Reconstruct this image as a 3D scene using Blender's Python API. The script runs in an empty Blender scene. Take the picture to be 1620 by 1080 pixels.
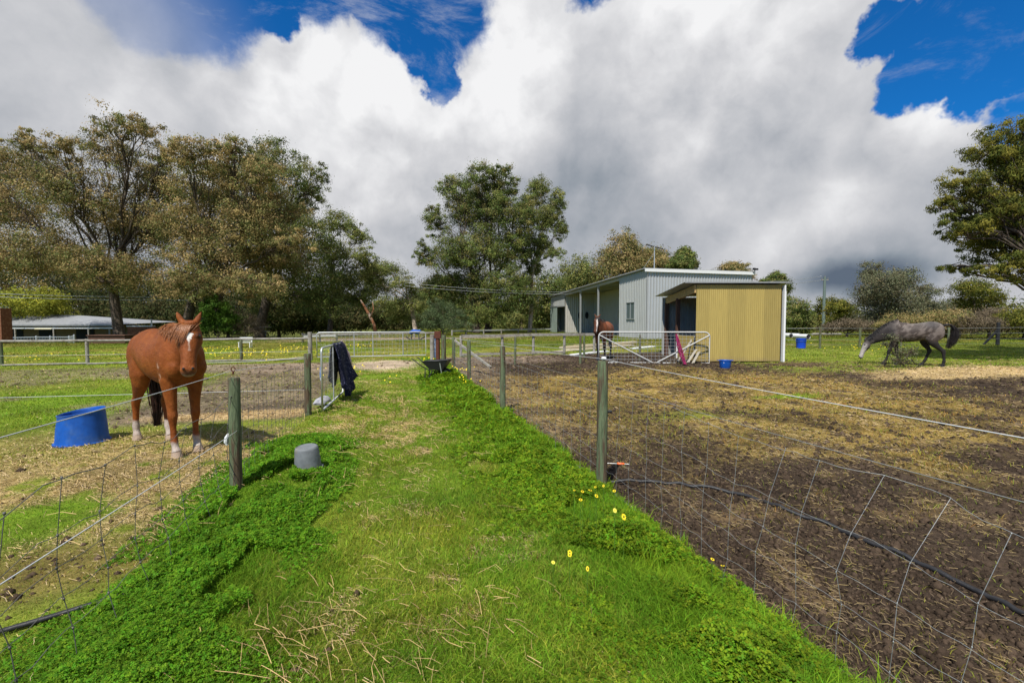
import bpy, math, random
import numpy as np
from mathutils import Vector, Matrix

random.seed(7)
rng = np.random.default_rng(11)
PI = math.pi
scene = bpy.context.scene
col = scene.collection

# ------------------------------------------------------------------ camera
CAMH = 1.55
PITCH = math.radians(2.55)
FOC = 720.0                       # focal length in pixels of a 1620 px wide frame
cam_d = bpy.data.cameras.new('camera')
cam_d.sensor_width = 36.0
cam_d.lens = 36.0 * FOC / 1620.0
cam_d.clip_start = 0.05
cam_d.clip_end = 20000
cam = bpy.data.objects.new('camera', cam_d)
col.objects.link(cam)
cam.location = (0, 0, CAMH)
cam.rotation_euler = (PI / 2 - PITCH, 0, 0)
scene.camera = cam

# ------------------------------------------------------------------ light
SUN_EL = math.radians(56)
SH_ANG = math.radians(22)       # shadows fall away from the camera, a little to the right
to_sun = Vector((-math.sin(SH_ANG) * math.cos(SUN_EL), -math.cos(SH_ANG) * math.cos(SUN_EL), math.sin(SUN_EL)))
sun_d = bpy.data.lights.new('sun', 'SUN')
sun_d.energy = 5.0
sun_d.angle = math.radians(0.55)
sun_d.color = (1.0, 0.95, 0.86)
sun = bpy.data.objects.new('sun', sun_d)
col.objects.link(sun)
sun.rotation_euler = to_sun.to_track_quat('Z', 'Y').to_euler()
sun.location = (0, 0, 30)

scene.view_settings.view_transform = 'Standard'
scene.view_settings.look = 'None'
scene.view_settings.exposure = 0.28
scene.view_settings.gamma = 1.0
scene.cycles.max_bounces = 6
scene.cycles.transparent_max_bounces = 8
scene.cycles.use_denoising = False if False else True


def ray(px, py):
    v = (540.0 - py) / FOC
    return Vector(((px - 810.0) / FOC, math.cos(PITCH) + math.sin(PITCH) * v, -math.sin(PITCH) + math.cos(PITCH) * v))


# ---- sky: Nishita with procedural clouds laid out by direction
world = bpy.data.worlds.new('World')
scene.world = world
world.use_nodes = True
nt = world.node_tree
nt.nodes.clear()


class NG:
    """tiny helper for writing node trees"""
    def __init__(self, nt):
        self.nt = nt

    def n(self, t, **kw):
        nd = self.nt.nodes.new(t)
        for k, v in kw.items():
            setattr(nd, k, v)
        return nd

    def put(self, sock, v):
        if isinstance(v, bpy.types.NodeSocket):
            self.nt.links.new(v, sock)
        elif v is not None:
            sock.default_value = v

    def math(self, op, a, b=None, c=None, clamp=False):
        nd = self.n('ShaderNodeMath', operation=op, use_clamp=clamp)
        self.put(nd.inputs[0], a)
        if b is not None: self.put(nd.inputs[1], b)
        if c is not None: self.put(nd.inputs[2], c)
        return nd.outputs[0]

    def vmath(self, op, a, b=None):
        nd = self.n('ShaderNodeVectorMath', operation=op)
        self.put(nd.inputs[0], a)
        if b is not None: self.put(nd.inputs[1], b)
        return nd.outputs['Value'] if op in ('DISTANCE', 'DOT_PRODUCT', 'LENGTH') else nd.outputs[0]

    def scale(self, a, s):
        nd = self.n('ShaderNodeVectorMath', operation='SCALE')
        self.put(nd.inputs[0], a)
        self.put(nd.inputs['Scale'], s)
        return nd.outputs[0]

    def noise(self, vec, scale, detail=4, rough=0.5, dist=0.0, out='Fac'):
        nd = self.n('ShaderNodeTexNoise')
        if vec is not None: self.put(nd.inputs['Vector'], vec)
        nd.inputs['Scale'].default_value = scale
        nd.inputs['Detail'].default_value = detail
        nd.inputs['Roughness'].default_value = rough
        nd.inputs['Distortion'].default_value = dist
        return nd.outputs[out]

    def ramp(self, fac, lo, hi, a=0.0, b=1.0, smooth=True):
        nd = self.n('ShaderNodeMapRange')
        nd.interpolation_type = 'SMOOTHSTEP' if smooth else 'LINEAR'
        self.put(nd.inputs['Value'], fac)
        nd.inputs['From Min'].default_value = lo
        nd.inputs['From Max'].default_value = hi
        nd.inputs['To Min'].default_value = a
        nd.inputs['To Max'].default_value = b
        return nd.outputs[0]

    def mix(self, fac, a, b, blend='MIX'):
        nd = self.n('ShaderNodeMix', data_type='RGBA', blend_type=blend)
        self.put(nd.inputs[0], fac)
        self.put(nd.inputs[6], a if isinstance(a, bpy.types.NodeSocket) else (*a[:3], 1))
        self.put(nd.inputs[7], b if isinstance(b, bpy.types.NodeSocket) else (*b[:3], 1))
        return nd.outputs[2]


g = NG(nt)
sky = g.n('ShaderNodeTexSky', sky_type='NISHITA')
sky.sun_disc = False
sky.sun_elevation = SUN_EL
sky.sun_rotation = math.atan2(to_sun.x, to_sun.y)
sky.air_density = 1.0
sky.dust_density = 0.3
sky.ozone_density = 2.5
tc = g.n('ShaderNodeTexCoord')
D0 = tc.outputs['Generated']
warp = g.noise(D0, 5.0, 6, 0.62, 0.0, 'Color')
warp = g.vmath('SUBTRACT', warp, (0.5, 0.5, 0.5))
WD = g.vmath('ADD', D0, g.scale(warp, 0.17))
WD2 = g.vmath('ADD', D0, g.scale(warp, 0.07))


def lobe(px, py, r_px, soft=0.5, vec=None):
    """1 inside a cone of directions round (px,py), falling to 0 at its rim"""
    d = ray(px, py).normalized()
    edge = ray(px + r_px, py).normalized()
    r = (d - edge).length
    dist = g.vmath('DISTANCE', vec or WD, tuple(d))
    return g.ramp(dist, r * (1 - soft), r * (1 + soft), 1.0, 0.0)


def maxall(ls):
    o = ls[0]
    for l in ls[1:]:
        o = g.math('MAXIMUM', o, l)
    return o


nb = g.noise(D0, 9.0, 8, 0.6, 0.15)
blue = maxall([
    lobe(650, 60, 55, .5), lobe(690, 118, 34, .5), lobe(665, -30, 130, .4), lobe(585, 10, 50, .5), lobe(330, -15, 110, .8), lobe(300, 20, 60, .8), lobe(520, -60, 100, .5),
    lobe(1500, 70, 105, .4), lobe(1590, 120, 85, .4), lobe(1440, 110, 62, .5), lobe(1620, 30, 130, .5), lobe(1710, 180, 130, .5),
    lobe(1400, 50, 60, .5), lobe(1560, 20, 110, .4), lobe(230, -100, 150, .6), lobe(450, 15, 45, .6),
    lobe(750, -10, 25, .8), lobe(940, -45, 50, .8)])
bigcov = g.ramp(g.noise(D0, 1.6, 3, 0.5), 0.40, 0.60)        # cloud elsewhere in the sky dome
# everything in the photographed half is cloud apart from the lobes; behind it is broken cloud
sep = g.n('ShaderNodeSeparateXYZ'); g.put(sep.inputs[0], D0)
front = g.ramp(sep.outputs['Y'], -0.1, 0.35)
cov = g.math('MAXIMUM', front, bigcov)
bf = g.math('ADD', blue, g.math('MULTIPLY', g.math('SUBTRACT', nb, 0.5), 0.7))
bm = g.ramp(bf, 0.32, 0.72)
wisp = g.math('MULTIPLY', g.ramp(g.noise(g.vmath('MULTIPLY', D0, (1, 1, 2.2)), 4.5, 8, 0.68, 0.8), 0.50, 0.80), 0.55)
veil = lobe(70, 90, 250, .8, D0)
holes = g.math('MULTIPLY', bm, g.math('SUBTRACT', 1.0, wisp))
holes = g.math('MULTIPLY', holes, g.ramp(veil, 0, 1, 1.0, 0.35))
mask = g.math('MULTIPLY', cov, g.math('SUBTRACT', 1.0, holes), clamp=True)

# brightness of the cloud
bright = maxall([lobe(480, 70, 100, .7, WD2), lobe(600, 130, 90, .8, WD2), lobe(800, 120, 110, .9, WD2), lobe(430, 100, 130, .9, WD2),
                 g.math('MULTIPLY', lobe(1130, 110, 230, .9, WD2), .85), g.math('MULTIPLY', lobe(1470, 190, 90, .8, WD2), .75),
                 g.math('MULTIPLY', lobe(640, 250, 190, .9, WD2), .65), g.math('MULTIPLY', lobe(1330, 330, 90, .9, WD2), .55),
                 g.math('MULTIPLY', lobe(350, 60, 60, .8, WD2), .8), g.math('MULTIPLY', lobe(250, 160, 150, .9, WD2), .4),
                 g.math('MULTIPLY', lobe(1230, 385, 120, .9, WD2), .38)])
dark = maxall([lobe(1090, 245, 140, .9, WD2), lobe(960, 300, 130, .9, WD2), lobe(640, 400, 130, .9, WD2),
               g.math('MULTIPLY', lobe(60, 150, 260, .9, WD2), .15), g.math('MULTIPLY', lobe(350, 170, 130, .9, WD2), .25), g.math('MULTIPLY', lobe(1400, 210, 60, .9, WD2), .6),
               lobe(1350, 430, 70, .8, g.vmath('ADD', g.vmath('MULTIPLY', WD2, (.45, 1, 1)), (ray(1350, 430).normalized().x * .55, 0, 0)))])
DKV = g.vmath('ADD', D0, g.scale(warp, 0.035))
vdk = lobe(1370, 437, 34, .75, g.vmath('ADD', g.vmath('MULTIPLY', DKV, (.22, .45, 1)), (ray(1370, 437).normalized().x * .78, ray(1370, 437).normalized().y * .55, 0)))
# relief: noise against the same noise shifted toward the light
off = (-0.02, -0.01, 0.035)
n1 = g.noise(WD2, 4.0, 8, 0.5, 0.0)
n2 = g.noise(g.vmath('ADD', WD2, off), 4.0, 8, 0.5, 0.0)
rel = g.math('MULTIPLY', g.math('SUBTRACT', n1, n2), 1.5)
n3 = g.math('MULTIPLY', g.math('SUBTRACT', g.noise(WD2, 3.0, 8, 0.6), 0.48), 0.50)
v = g.math('ADD', g.math('MULTIPLY', bright, 0.40), 0.53)
v = g.math('SUBTRACT', v, g.math('MULTIPLY', dark, 0.20))
v = g.math('SUBTRACT', v, g.math('MULTIPLY', vdk, 0.26))
v = g.math('ADD', v, g.math('MULTIPLY', rel, g.ramp(bright, 0, 1, 0.45, 1.0)))
v = g.math('ADD', v, g.math('MULTIPLY', n3, 1.3))
cr = g.n('ShaderNodeValToRGB')
g.put(cr.inputs[0], v)
els = cr.color_ramp.elements
els[0].position = 0.10; els[0].color = (0.12, 0.155, 0.21, 1)
els[1].position = 0.92; els[1].color = (0.93, 0.93, 0.94, 1)
for p, c in ((0.30, (0.27, 0.31, 0.36, 1)), (0.5, (0.46, 0.48, 0.52, 1)), (0.70, (0.66, 0.665, 0.69, 1))):
    e = els.new(p); e.color = c
# Nishita strength, then clouds at their own brightness
skyc = g.mix(1.0, sky.outputs[0], (0.008, 0.068, 0.128), 'MULTIPLY')
out_c = g.mix(mask, skyc, cr.outputs[0])
bg = g.n('ShaderNodeBackground')
g.put(bg.inputs[0], out_c)
bg.inputs[1].default_value = 0.80
wo = g.n('ShaderNodeOutputWorld')
nt.links.new(bg.outputs[0], wo.inputs[0])

# ------------------------------------------------------------------ frames of reference
LA = math.radians(14.78)
RX, RY = math.cos(LA), math.sin(LA)           # across the lane, to the right
DX, DY = -math.sin(LA), math.cos(LA)          # along the lane


def L2W(u, v):
    return (u * RX + v * DX, u * RY + v * DY)


def W2L(x, y):
    return (x * RX + y * RY, x * DX + y * DY)


def vnoise(x, y, seed=0):
    xi = np.floor(x).astype(np.int64); yi = np.floor(y).astype(np.int64)
    xf = x - xi; yf = y - yi
    xf = xf * xf * (3 - 2 * xf); yf = yf * yf * (3 - 2 * yf)

    def h(a, b):
        n = (a * 374761393 + b * 668265263 + seed * 1442695041) & 0xffffffff
        n = ((n ^ (n >> 13)) * 1274126177) & 0xffffffff
        return ((n ^ (n >> 16)) & 0xffffff) / float(0xffffff)
    a = h(xi, yi); b = h(xi + 1, yi); c = h(xi, yi + 1); d = h(xi + 1, yi + 1)
    return (a * (1 - xf) + b * xf) * (1 - yf) + (c * (1 - xf) + d * xf) * yf


def fbm(x, y, scale, octaves=4, seed=0, gain=0.5):
    x = np.asarray(x, float) * scale; y = np.asarray(y, float) * scale
    s = 0; a = 1; t = 0
    for i in range(octaves):
        s = s + a * vnoise(x, y, seed + i * 17); t += a
        x = x * 2.03 + 11.3; y = y * 2.03 + 5.7; a *= gain
    return s / t


def sst(x, a, b):
    t = np.clip((np.asarray(x, float) - a) / (b - a), 0, 1)
    return t * t * (3 - 2 * t)


UL, UR = -1.36, 1.87          # fence lines either side of the lane


def ground_z(x, y):
    x = np.asarray(x, float); y = np.asarray(y, float)
    z = 0.4 * sst(y, 18, 32) - 1.5 * sst(y, 24, 46) * sst(-x, 14, 27)
    u = x * RX + y * RY; v = x * DX + y * DY
    r = np.hypot(x, y)
    near = 1 - sst(r, 14, 30)
    dirt = sst(u + .15 * (fbm(x, y, 1.2, 3, 5) - .5), UR - .05, UR + .25) * near
    z = z + dirt * (0.085 * (fbm(x, y, 1.6, 5, 3, .62) - .5) - 0.03) + dirt * .05 * (fbm(x, y, 8, 3, 4) - .5)
    z = z + near * 0.05 * (fbm(x, y, 0.7, 3, 9) - .5)
    bank = np.exp(-((u - 1.35) / .33) ** 2) * 0.05 + np.exp(-((u + 1.05) / .45) ** 2) * 0.06 * (1 - sst(v, 5, 8))
    z = z + bank * near
    return z


def gz(x, y):
    return float(ground_z(np.array([x]), np.array([y]))[0])


def G(px, py):
    """ground point seen at pixel (px,py) of the 1620x1080 photograph"""
    d = ray(px, py)
    t = CAMH / max(1e-4, -d.z)
    for _ in range(30):
        z = gz(d.x * t, d.y * t)
        t = (CAMH - z) / max(1e-4, -d.z)
    return Vector((d.x * t, d.y * t, gz(d.x * t, d.y * t)))


def P(px, py, depth):
    """point at world depth y on the ray through the pixel"""
    d = ray(px, py)
    return Vector((0, 0, CAMH)) + d * (depth / d.y)


# ------------------------------------------------------------------ object helpers
def tag(o, label=None, cat=None, group=None, kind=None):
    if label: o['label'] = label
    if cat: o['category'] = cat
    if group: o['group'] = group
    if kind: o['kind'] = kind
    return o


def thing(name, label, cat, loc=(0, 0, 0), rz=0, group=None):
    o = bpy.data.objects.new(name, None)
    o.empty_display_size = 0.2
    col.objects.link(o)
    o.location = loc
    o.rotation_euler = (0, 0, rz)
    return tag(o, label, cat, group)


def link_mesh(name, me, m=None, parent=None, smooth=True):
    o = bpy.data.objects.new(name, me)
    col.objects.link(o)
    if m: me.materials.append(m)
    if smooth: me.shade_smooth()
    if parent is not None:
        o.parent = parent
    return o


class MB:
    def __init__(self):
        self.v = []; self.f = []

    def add(self, vs, fs):
        b = len(self.v)
        self.v += [tuple(p) for p in vs]
        self.f += [tuple(i + b for i in f) for f in fs]
        return self

    def box(self, c, s, M=None):
        x, y, z = s[0] / 2, s[1] / 2, s[2] / 2
        vs = [Vector(p) for p in ((-x, -y, -z), (x, -y, -z), (x, y, -z), (-x, y, -z), (-x, -y, z), (x, -y, z), (x, y, z), (-x, y, z))]
        if M is not None: vs = [M @ p for p in vs]
        c = Vector(c)
        return self.add([p + c for p in vs], [(0, 3, 2, 1), (4, 5, 6, 7), (0, 1, 5, 4), (1, 2, 6, 5), (2, 3, 7, 6), (3, 0, 4, 7)])

    def bar(self, a, b, w, h, up=(0, 0, 1)):
        """rectangular bar from a to b"""
        a = Vector(a); b = Vector(b)
        d = (b - a); L = d.length; d.normalize()
        up = Vector(up)
        s = d.cross(up)
        if s.length < 1e-4: s = d.cross(Vector((1, 0, 0)))
        s.normalize(); t = s.cross(d)
        M = Matrix((d, s, t)).transposed()
        return self.box((a + b) / 2, (L, w, h), M)

    def tube(self, pts, r, n=8, cap=True):
        pts = [Vector(p) for p in pts]
        m = len(pts)
        rs = r if isinstance(r, (list, tuple)) else [r] * m
        vs = []; prev = None
        for i, p in enumerate(pts):
            t = (pts[min(i + 1, m - 1)] - pts[max(i - 1, 0)])
            if t.length < 1e-9: t = Vector((0, 0, 1))
            t.normalize()
            if prev is None:
                a = Vector((0, 0, 1)) if abs(t.z) < .9 else Vector((1, 0, 0))
                s = t.cross(a).normalized()
            else:
                s = prev - t * prev.dot(t)
                if s.length < 1e-6: s = t.cross(Vector((1, 0, 0)))
                s.normalize()
            prev = s
            q = t.cross(s)
            for k in range(n):
                an = 2 * PI * k / n
                vs.append(p + (s * math.cos(an) + q * math.sin(an)) * rs[i])
        fs = []
        for i in range(m - 1):
            for k in range(n):
                k2 = (k + 1) % n
                fs.append((i * n + k, i * n + k2, (i + 1) * n + k2, (i + 1) * n + k))
        if cap:
            fs.append(tuple(range(n))[::-1])
            fs.append(tuple((m - 1) * n + k for k in range(n)))
        return self.add(vs, fs)

    def rings(self, secs, n=20, cap=True, lat=(0, 1, 0)):
        """loft: secs = (centre, lateral radius, other radius[, exponent])"""
        cs = [Vector(s[0]) for s in secs]
        m = len(cs); vs = []
        for i, s in enumerate(secs):
            t = cs[min(i + 1, m - 1)] - cs[max(i - 1, 0)]
            t.normalize()
            la = Vector(lat); la = (la - t * la.dot(t)).normalized()
            q = t.cross(la)
            e = s[3] if len(s) > 3 else 1.0
            for k in range(n):
                an = 2 * PI * k / n
                c, sn = math.cos(an), math.sin(an)
                c = math.copysign(abs(c) ** e, c); sn = math.copysign(abs(sn) ** e, sn)
                vs.append(cs[i] + la * (c * s[1]) + q * (sn * s[2]))
        fs = []
        for i in range(m - 1):
            for k in range(n):
                k2 = (k + 1) % n
                fs.append((i * n + k, i * n + k2, (i + 1) * n + k2, (i + 1) * n + k))
        if cap:
            fs.append(tuple(range(n))[::-1])
            fs.append(tuple((m - 1) * n + k for k in range(n)))
        return self.add(vs, fs)

    def lathe(self, prof, n=32, c=(0, 0, 0), sx=1, sy=1):
        vs = []
        for r, z in prof:
            for k in range(n):
                an = 2 * PI * k / n
                vs.append((c[0] + r * math.cos(an) * sx, c[1] + r * math.sin(an) * sy, c[2] + z))
        fs = []
        m = len(prof)
        for i in range(m - 1):
            for k in range(n):
                k2 = (k + 1) % n
                fs.append((i * n + k, i * n + k2, (i + 1) * n + k2, (i + 1) * n + k))
        if prof[0][0] > 1e-6: fs.append(tuple(range(n))[::-1])
        if prof[-1][0] > 1e-6: fs.append(tuple((m - 1) * n + k for k in range(n)))
        return self.add(vs, fs)

    def build(self, name, m=None, parent=None, smooth=True, loc=None, sharp=40):
        me = bpy.data.meshes.new(name)
        me.from_pydata(self.v, [], self.f)
        me.update()
        o = link_mesh(name, me, m, parent, smooth)
        if smooth and sharp:
            me.set_sharp_from_angle(angle=math.radians(sharp))
        if loc is not None: o.location = loc
        return o


def np_mesh(name, V, faces_flat, n_per, attrs=None):
    """fast mesh: V (n,3); faces_flat (m,n_per) all faces the same size"""
    me = bpy.data.meshes.new(name)
    nv = len(V); nf = len(faces_flat)
    me.vertices.add(nv)
    me.vertices.foreach_set('co', np.ascontiguousarray(V, np.float32).ravel())
    me.loops.add(nf * n_per)
    me.loops.foreach_set('vertex_index', np.ascontiguousarray(faces_flat, np.int32).ravel())
    me.polygons.add(nf)
    me.polygons.foreach_set('loop_start', np.arange(0, nf * n_per, n_per, dtype=np.int32))
    me.update(calc_edges=True)
    if attrs:
        for k, a in attrs.items():
            a = np.asarray(a, np.float32)
            c4 = np.ones((nv, 4), np.float32)
            c4[:, :a.shape[1]] = a
            at = me.color_attributes.new(k, 'FLOAT_COLOR', 'POINT')
            at.data.foreach_set('color', c4.ravel())
    return me


# ------------------------------------------------------------------ materials
def mat(name, color, rough=0.6, spec=0.3, metal=0.0, var=0.15, vscale=6.0, bump=0.0, bscale=30.0,
        color2=None, stretch=None, attr=None, trans=0.0, coord='Object', detail=4, c2lo=.45, c2hi=.7):
    m = bpy.data.materials.new(name)
    m.use_nodes = True
    t = m.node_tree
    g = NG(t)
    b = t.nodes['Principled BSDF']
    tc = g.n('ShaderNodeTexCoord')
    vec = tc.outputs[coord]
    if stretch: vec = g.vmath('MULTIPLY', vec, stretch)
    if attr:
        at = g.n('ShaderNodeAttribute', attribute_name=attr)
        base = at.outputs['Color']
    else:
        base = (*color, 1)
    n = g.noise(vec, vscale, detail, 0.6)
    if color2 is not None:
        base = g.mix(g.ramp(n, c2lo, c2hi), base, color2)
    n2 = g.noise(vec, vscale * 2.7, detail, 0.6)
    k = g.ramp(n2, 0.25, 0.75, 1 - var, 1 + var, False)
    if var > 0:
        cmb = g.n('ShaderNodeCombineXYZ')
        for i in range(3): g.put(cmb.inputs[i], k)
        base = g.mix(1.0, base, cmb.outputs[0], 'MULTIPLY')
    g.put(b.inputs['Base Color'], base if isinstance(base, bpy.types.NodeSocket) else tuple(base))
    b.inputs['Roughness'].default_value = rough
    b.inputs['Specular IOR Level'].default_value = spec
    b.inputs['Metallic'].default_value = metal
    if bump > 0:
        bn = g.n('ShaderNodeBump')
        bn.inputs['Strength'].default_value = bump
        bn.inputs['Distance'].default_value = 0.02
        g.put(bn.inputs['Height'], g.noise(vec, bscale, 5, 0.65))
        t.links.new(bn.outputs[0], b.inputs['Normal'])
    if trans > 0:
        tr = g.n('ShaderNodeBsdfTranslucent')
        g.put(tr.inputs[0], base)
        mx = g.n('ShaderNodeMixShader')
        mx.inputs[0].default_value = trans
        t.links.new(b.outputs[0], mx.inputs[1]); t.links.new(tr.outputs[0], mx.inputs[2])
        t.links.new(mx.outputs[0], t.nodes['Material Output'].inputs[0])
    return m


M = {}
M['post'] = mat('weathered_green_post', (0.120, 0.150, 0.085), .85, .15, color2=(0.095, 0.068, 0.045), var=.4, vscale=6, stretch=(3.5, 3.5, .35), bump=1.0, bscale=14, c2lo=.47, c2hi=.58)
M['grey_wood'] = mat('grey_weathered_wood', (0.27, 0.255, 0.225), .85, .15, color2=(0.16, 0.14, 0.115), var=.3, vscale=5, bump=.4, bscale=40)
M['galv'] = mat('galvanised_steel', (0.48, 0.50, 0.51), .42, .5, .55, var=.12, vscale=9)
M['white_pipe'] = mat('white_grey_pipe', (0.46, 0.46, 0.445), .5, .4, 0, var=.1, vscale=10)
M['wire'] = mat('zinc_wire', (0.33, 0.34, 0.34), .45, .5, .5, var=.2, vscale=3)
M['rust_wire'] = mat('dull_rusty_wire', (0.13, 0.125, 0.12), .6, .4, .4, var=.4, vscale=3)
M['tape'] = mat('white_electric_wire', (0.52, 0.53, 0.55), .5, .4, 0, var=.05)
M['blue'] = mat('blue_plastic', (0.006, 0.078, 0.37), .5, .35, 0, var=.2, vscale=5, color2=(0.05, 0.12, 0.30), c2lo=.5, c2hi=.85, bump=.1)
M['grey_pl'] = mat('grey_rubber', (0.15, 0.163, 0.175), .65, .25, 0, var=.2, vscale=8, color2=(.19, .175, .15), c2lo=.5, c2hi=.75, bump=.15)
M['black_pl'] = mat('black_plastic', (0.018, 0.018, 0.02), .5, .4, 0, var=.2, vscale=5, bump=.2)
M['black'] = mat('dark_matter', (0.02, 0.02, 0.022), .7, .2)
M['white'] = mat('white_paint', (0.72, 0.73, 0.74), .5, .4, 0, var=.06)
M['orange'] = mat('orange_plastic', (0.8, 0.14, 0.03), .45, .4)
M['rust'] = mat('rusty_red_steel', (0.10, 0.035, 0.022), .8, .2, 0, var=.3)
M['hoof'] = mat('hoof_horn', (0.32, 0.24, 0.18), .7, .2, var=.2, vscale=20)
M['eye'] = mat('horse_eye', (0.012, 0.008, 0.006), .08, .6, 0, var=0)
M['hair'] = mat('horse_hair', (0.3, 0.1, 0.03), .5, .35, attr='col', var=.15, vscale=30)

# ------------------------------------------------------------------ what grows where
def ell(x, y, px, py, ru, rv, soft=.5, wob=.5, seed=1):
    """soft-edged ellipse on the ground, axes along and across the lane"""
    c = G(px, py)
    u, v = W2L(x, y); cu, cv = W2L(c.x, c.y)
    r = np.sqrt(((u - cu) / ru) ** 2 + ((v - cv) / rv) ** 2)
    r = r + wob * (fbm(x, y, 1.1, 4, seed) - .5) * 1.4
    return 1 - sst(r, 1 - soft, 1 + soft)


SOIL = np.array((0.030, 0.021, 0.015)); BROWN = np.array((0.074, 0.051, 0.034)); DUST = np.array((0.235, 0.18, 0.135))
DEAD = np.array((0.30, 0.20, 0.055)); OLIVE = np.array((0.255, 0.280, 0.040)); GREEN = np.array((0.195, 0.285, 0.024))
LUSH = np.array((0.135, 0.260, 0.014)); STRAW = np.array((0.52, 0.37, 0.17)); SAND = np.array((0.42, 0.33, 0.23))


def cover(x, y):
    """weights of the ground covers at (x,y): soil, brown, dust, dead, olive, green, lush, straw, sand"""
    x = np.asarray(x, float); y = np.asarray(y, float)
    u, v = W2L(x, y)
    r = np.hypot(x, y)
    W = {}
    n1 = fbm(x, y, .35, 4, 21); n2 = fbm(x, y, 1.3, 4, 22); n3 = fbm(x, y, 4.5, 3, 23)
    uw = u + .30 * (fbm(x, y, 1.5, 3, 31) - .5) + .14 * (fbm(x, y, 6, 2, 32) - .5)
    right = sst(uw, UR - .02, UR + .12); left = 1 - sst(uw + .35 * (n2 - .5), UL - .25, UL + .1)
    lane = (1 - right) * (1 - left)
    far = sst(v, 19.3, 19.9)
    vfar = sst(r, 45, 80)
    Z = np.zeros_like(x)
    acc = {k: Z.copy() for k in ('soil', 'brown', 'dust', 'dead', 'olive', 'green', 'lush', 'straw', 'sand')}

    def put(area, **kw):
        area = np.clip(area, 0, 1)
        s = sum(kw.values())
        for k in acc: acc[k] *= (1 - area)
        for k, w in kw.items(): acc[k] += area * w / s
    one = Z + 1
    put(one, green=.45, olive=.55)
    # lane
    put(lane, green=.62, lush=.2, olive=.18)
    put(lane * sst(n2, .42, .62) * .7, olive=.7, green=.3)
    put(lane * sst(n3, .62, .74) * .3, straw=.4, brown=.3, dead=.3)
    put(lane * sst(uw, .95, 1.3), lush=.85, green=.15)
    put(lane * (1 - sst(uw, -.95, -.55)) * (1 - sst(v, 5.0, 6.5)), lush=.9, green=.1)
    put(lane * ell(x, y, 600, 668, .95, 2.3, .5, .9, 41) * sst(n3, .42, .62) * .7, straw=.75, olive=.25)
    put(lane * sst(v, 9.5, 13) * (1 - sst(uw, .8, 1.2)) * sst(n2, .45, .62) * .5, straw=.5, olive=.5)
    put(ell(x, y, 605, 577, 1.25, 2.0, .35, .35, 42), sand=.75, dust=.25)
    # left paddock
    put(left * (1 - far), olive=.5, green=.42, brown=.08)
    put(left * (1 - far) * ell(x, y, 60, 640, 3.6, 2.2, .5, .6, 43), green=.85, lush=.15)
    put(left * (1 - far) * ell(x, y, 250, 745, 2.3, 1.55, .55, .8, 44) * sst(n3, .2, .5), straw=.62, olive=.2, brown=.18)
    put(left * (1 - far) * ell(x, y, 20, 715, 1.6, .9, .6, .8, 54) * .6, straw=.5, olive=.4, brown=.1)
    put(left * (1 - far) * ell(x, y, 10, 830, .55, .45, .6, .8, 45), green=.6, lush=.4)
    put(left * (1 - far) * ell(x, y, 30, 915, .55, .4, .6, .8, 46) * .7, brown=.55, dead=.2, soil=.25)
    put(left * (1 - far) * ell(x, y, 180, 880, .9, .35, .6, .9, 55) * .6, brown=.35, dead=.35, olive=.3)
    put(left * (1 - far) * sst(v, 7.6, 8.2) * (1 - sst(v, 17.5, 18.6)) * sst(uw, -5.2, -4.0), brown=.55, dust=.40, olive=.05)
    put(left * (1 - far) * sst(v, 8.5, 10) * (1 - sst(v, 17.5, 18.6)) * sst(n1, .42, .56) * .7, dust=.5, brown=.35, olive=.15)
    put(left * (1 - far) * ell(x, y, 410, 655, 1.5, .35, .35, .35, 47), straw=.75, dust=.25)
    put(left * (1 - far) * sst(v, 14.5, 16) * (1 - sst(v, 18.0, 18.8)) * sst(uw, -9, -7) * .9, dust=.62, sand=.12, brown=.26)
    # right paddock
    put(right * (1 - far), soil=.62, brown=.38)
    put(right * (1 - far) * (1 - sst(uw, 2.4, 4.0)) * sst(v, 4.5, 7), brown=.52, dust=.38, dead=.10)
    put(right * (1 - far) * ell(x, y, 1120, 618, 4.6, 4.2, .5, .8, 48) * sst(n3, .22, .45), dead=.75, olive=.12, brown=.13)
    put(right * (1 - far) * ell(x, y, 1010, 655, 1.7, 1.9, .6, .8, 49) * .6, dead=.5, brown=.3, olive=.2)
    put(right * (1 - far) * ell(x, y, 1120, 655, 1.0, .35, .6, .8, 50) * .8, olive=.6, green=.3, dead=.1)
    put(right * (1 - far) * ell(x, y, 1240, 628, .8, .25, .6, .8, 51) * .9, green=1.0)
    put(right * (1 - far) * sst(fbm(x, y, 2.2, 4, 58), .60, .68) * (1 - sst(v, 9, 12)) * .65, dead=.16, brown=.8, straw=.04)
    put(right * (1 - far) * sst(fbm(x, y, .9, 4, 59), .56, .64) * .5, soil=.9, brown=.1)
    put(right * (1 - far) * sst(v, 16, 17.5) * (1 - sst(uw, 6.0, 7.5)), dust=.55, brown=.45)
    put(right * sst(y, 13.3, 14.8) * sst(x, 7.8, 9.5), green=.42, olive=.48, brown=.1)
    put(right * sst(y, 12.5, 13.5) * sst(x, 7.0, 8.5) * sst(n3, .38, .55) * (1 - sst(y, 17, 19)) * .6, brown=.5, dead=.25, soil=.25)
    put(ell(x, y, 1265, 577, 1.4, .7, .5, .6, 56), brown=.7, soil=.2, dead=.1)
    put(ell(x, y, 1545, 588, 3.6, 1.25, .4, .5, 52), straw=.9, dead=.1)
    put(ell(x, y, 1480, 596, 2.2, .55, .5, .7, 57) * .8, straw=.8, brown=.2)
    # yard beyond the cross fence
    put(far * (1 - vfar), green=.55, olive=.45)
    put(far * (1 - vfar) * sst(n1, .45, .55) * .8, olive=.75, dead=.25)
    put(far * ell(x, y, 640, 541, 9, 5.5, .35, .5, 53) * sst(v, 29, 31), sand=.6, dust=.4)
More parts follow.
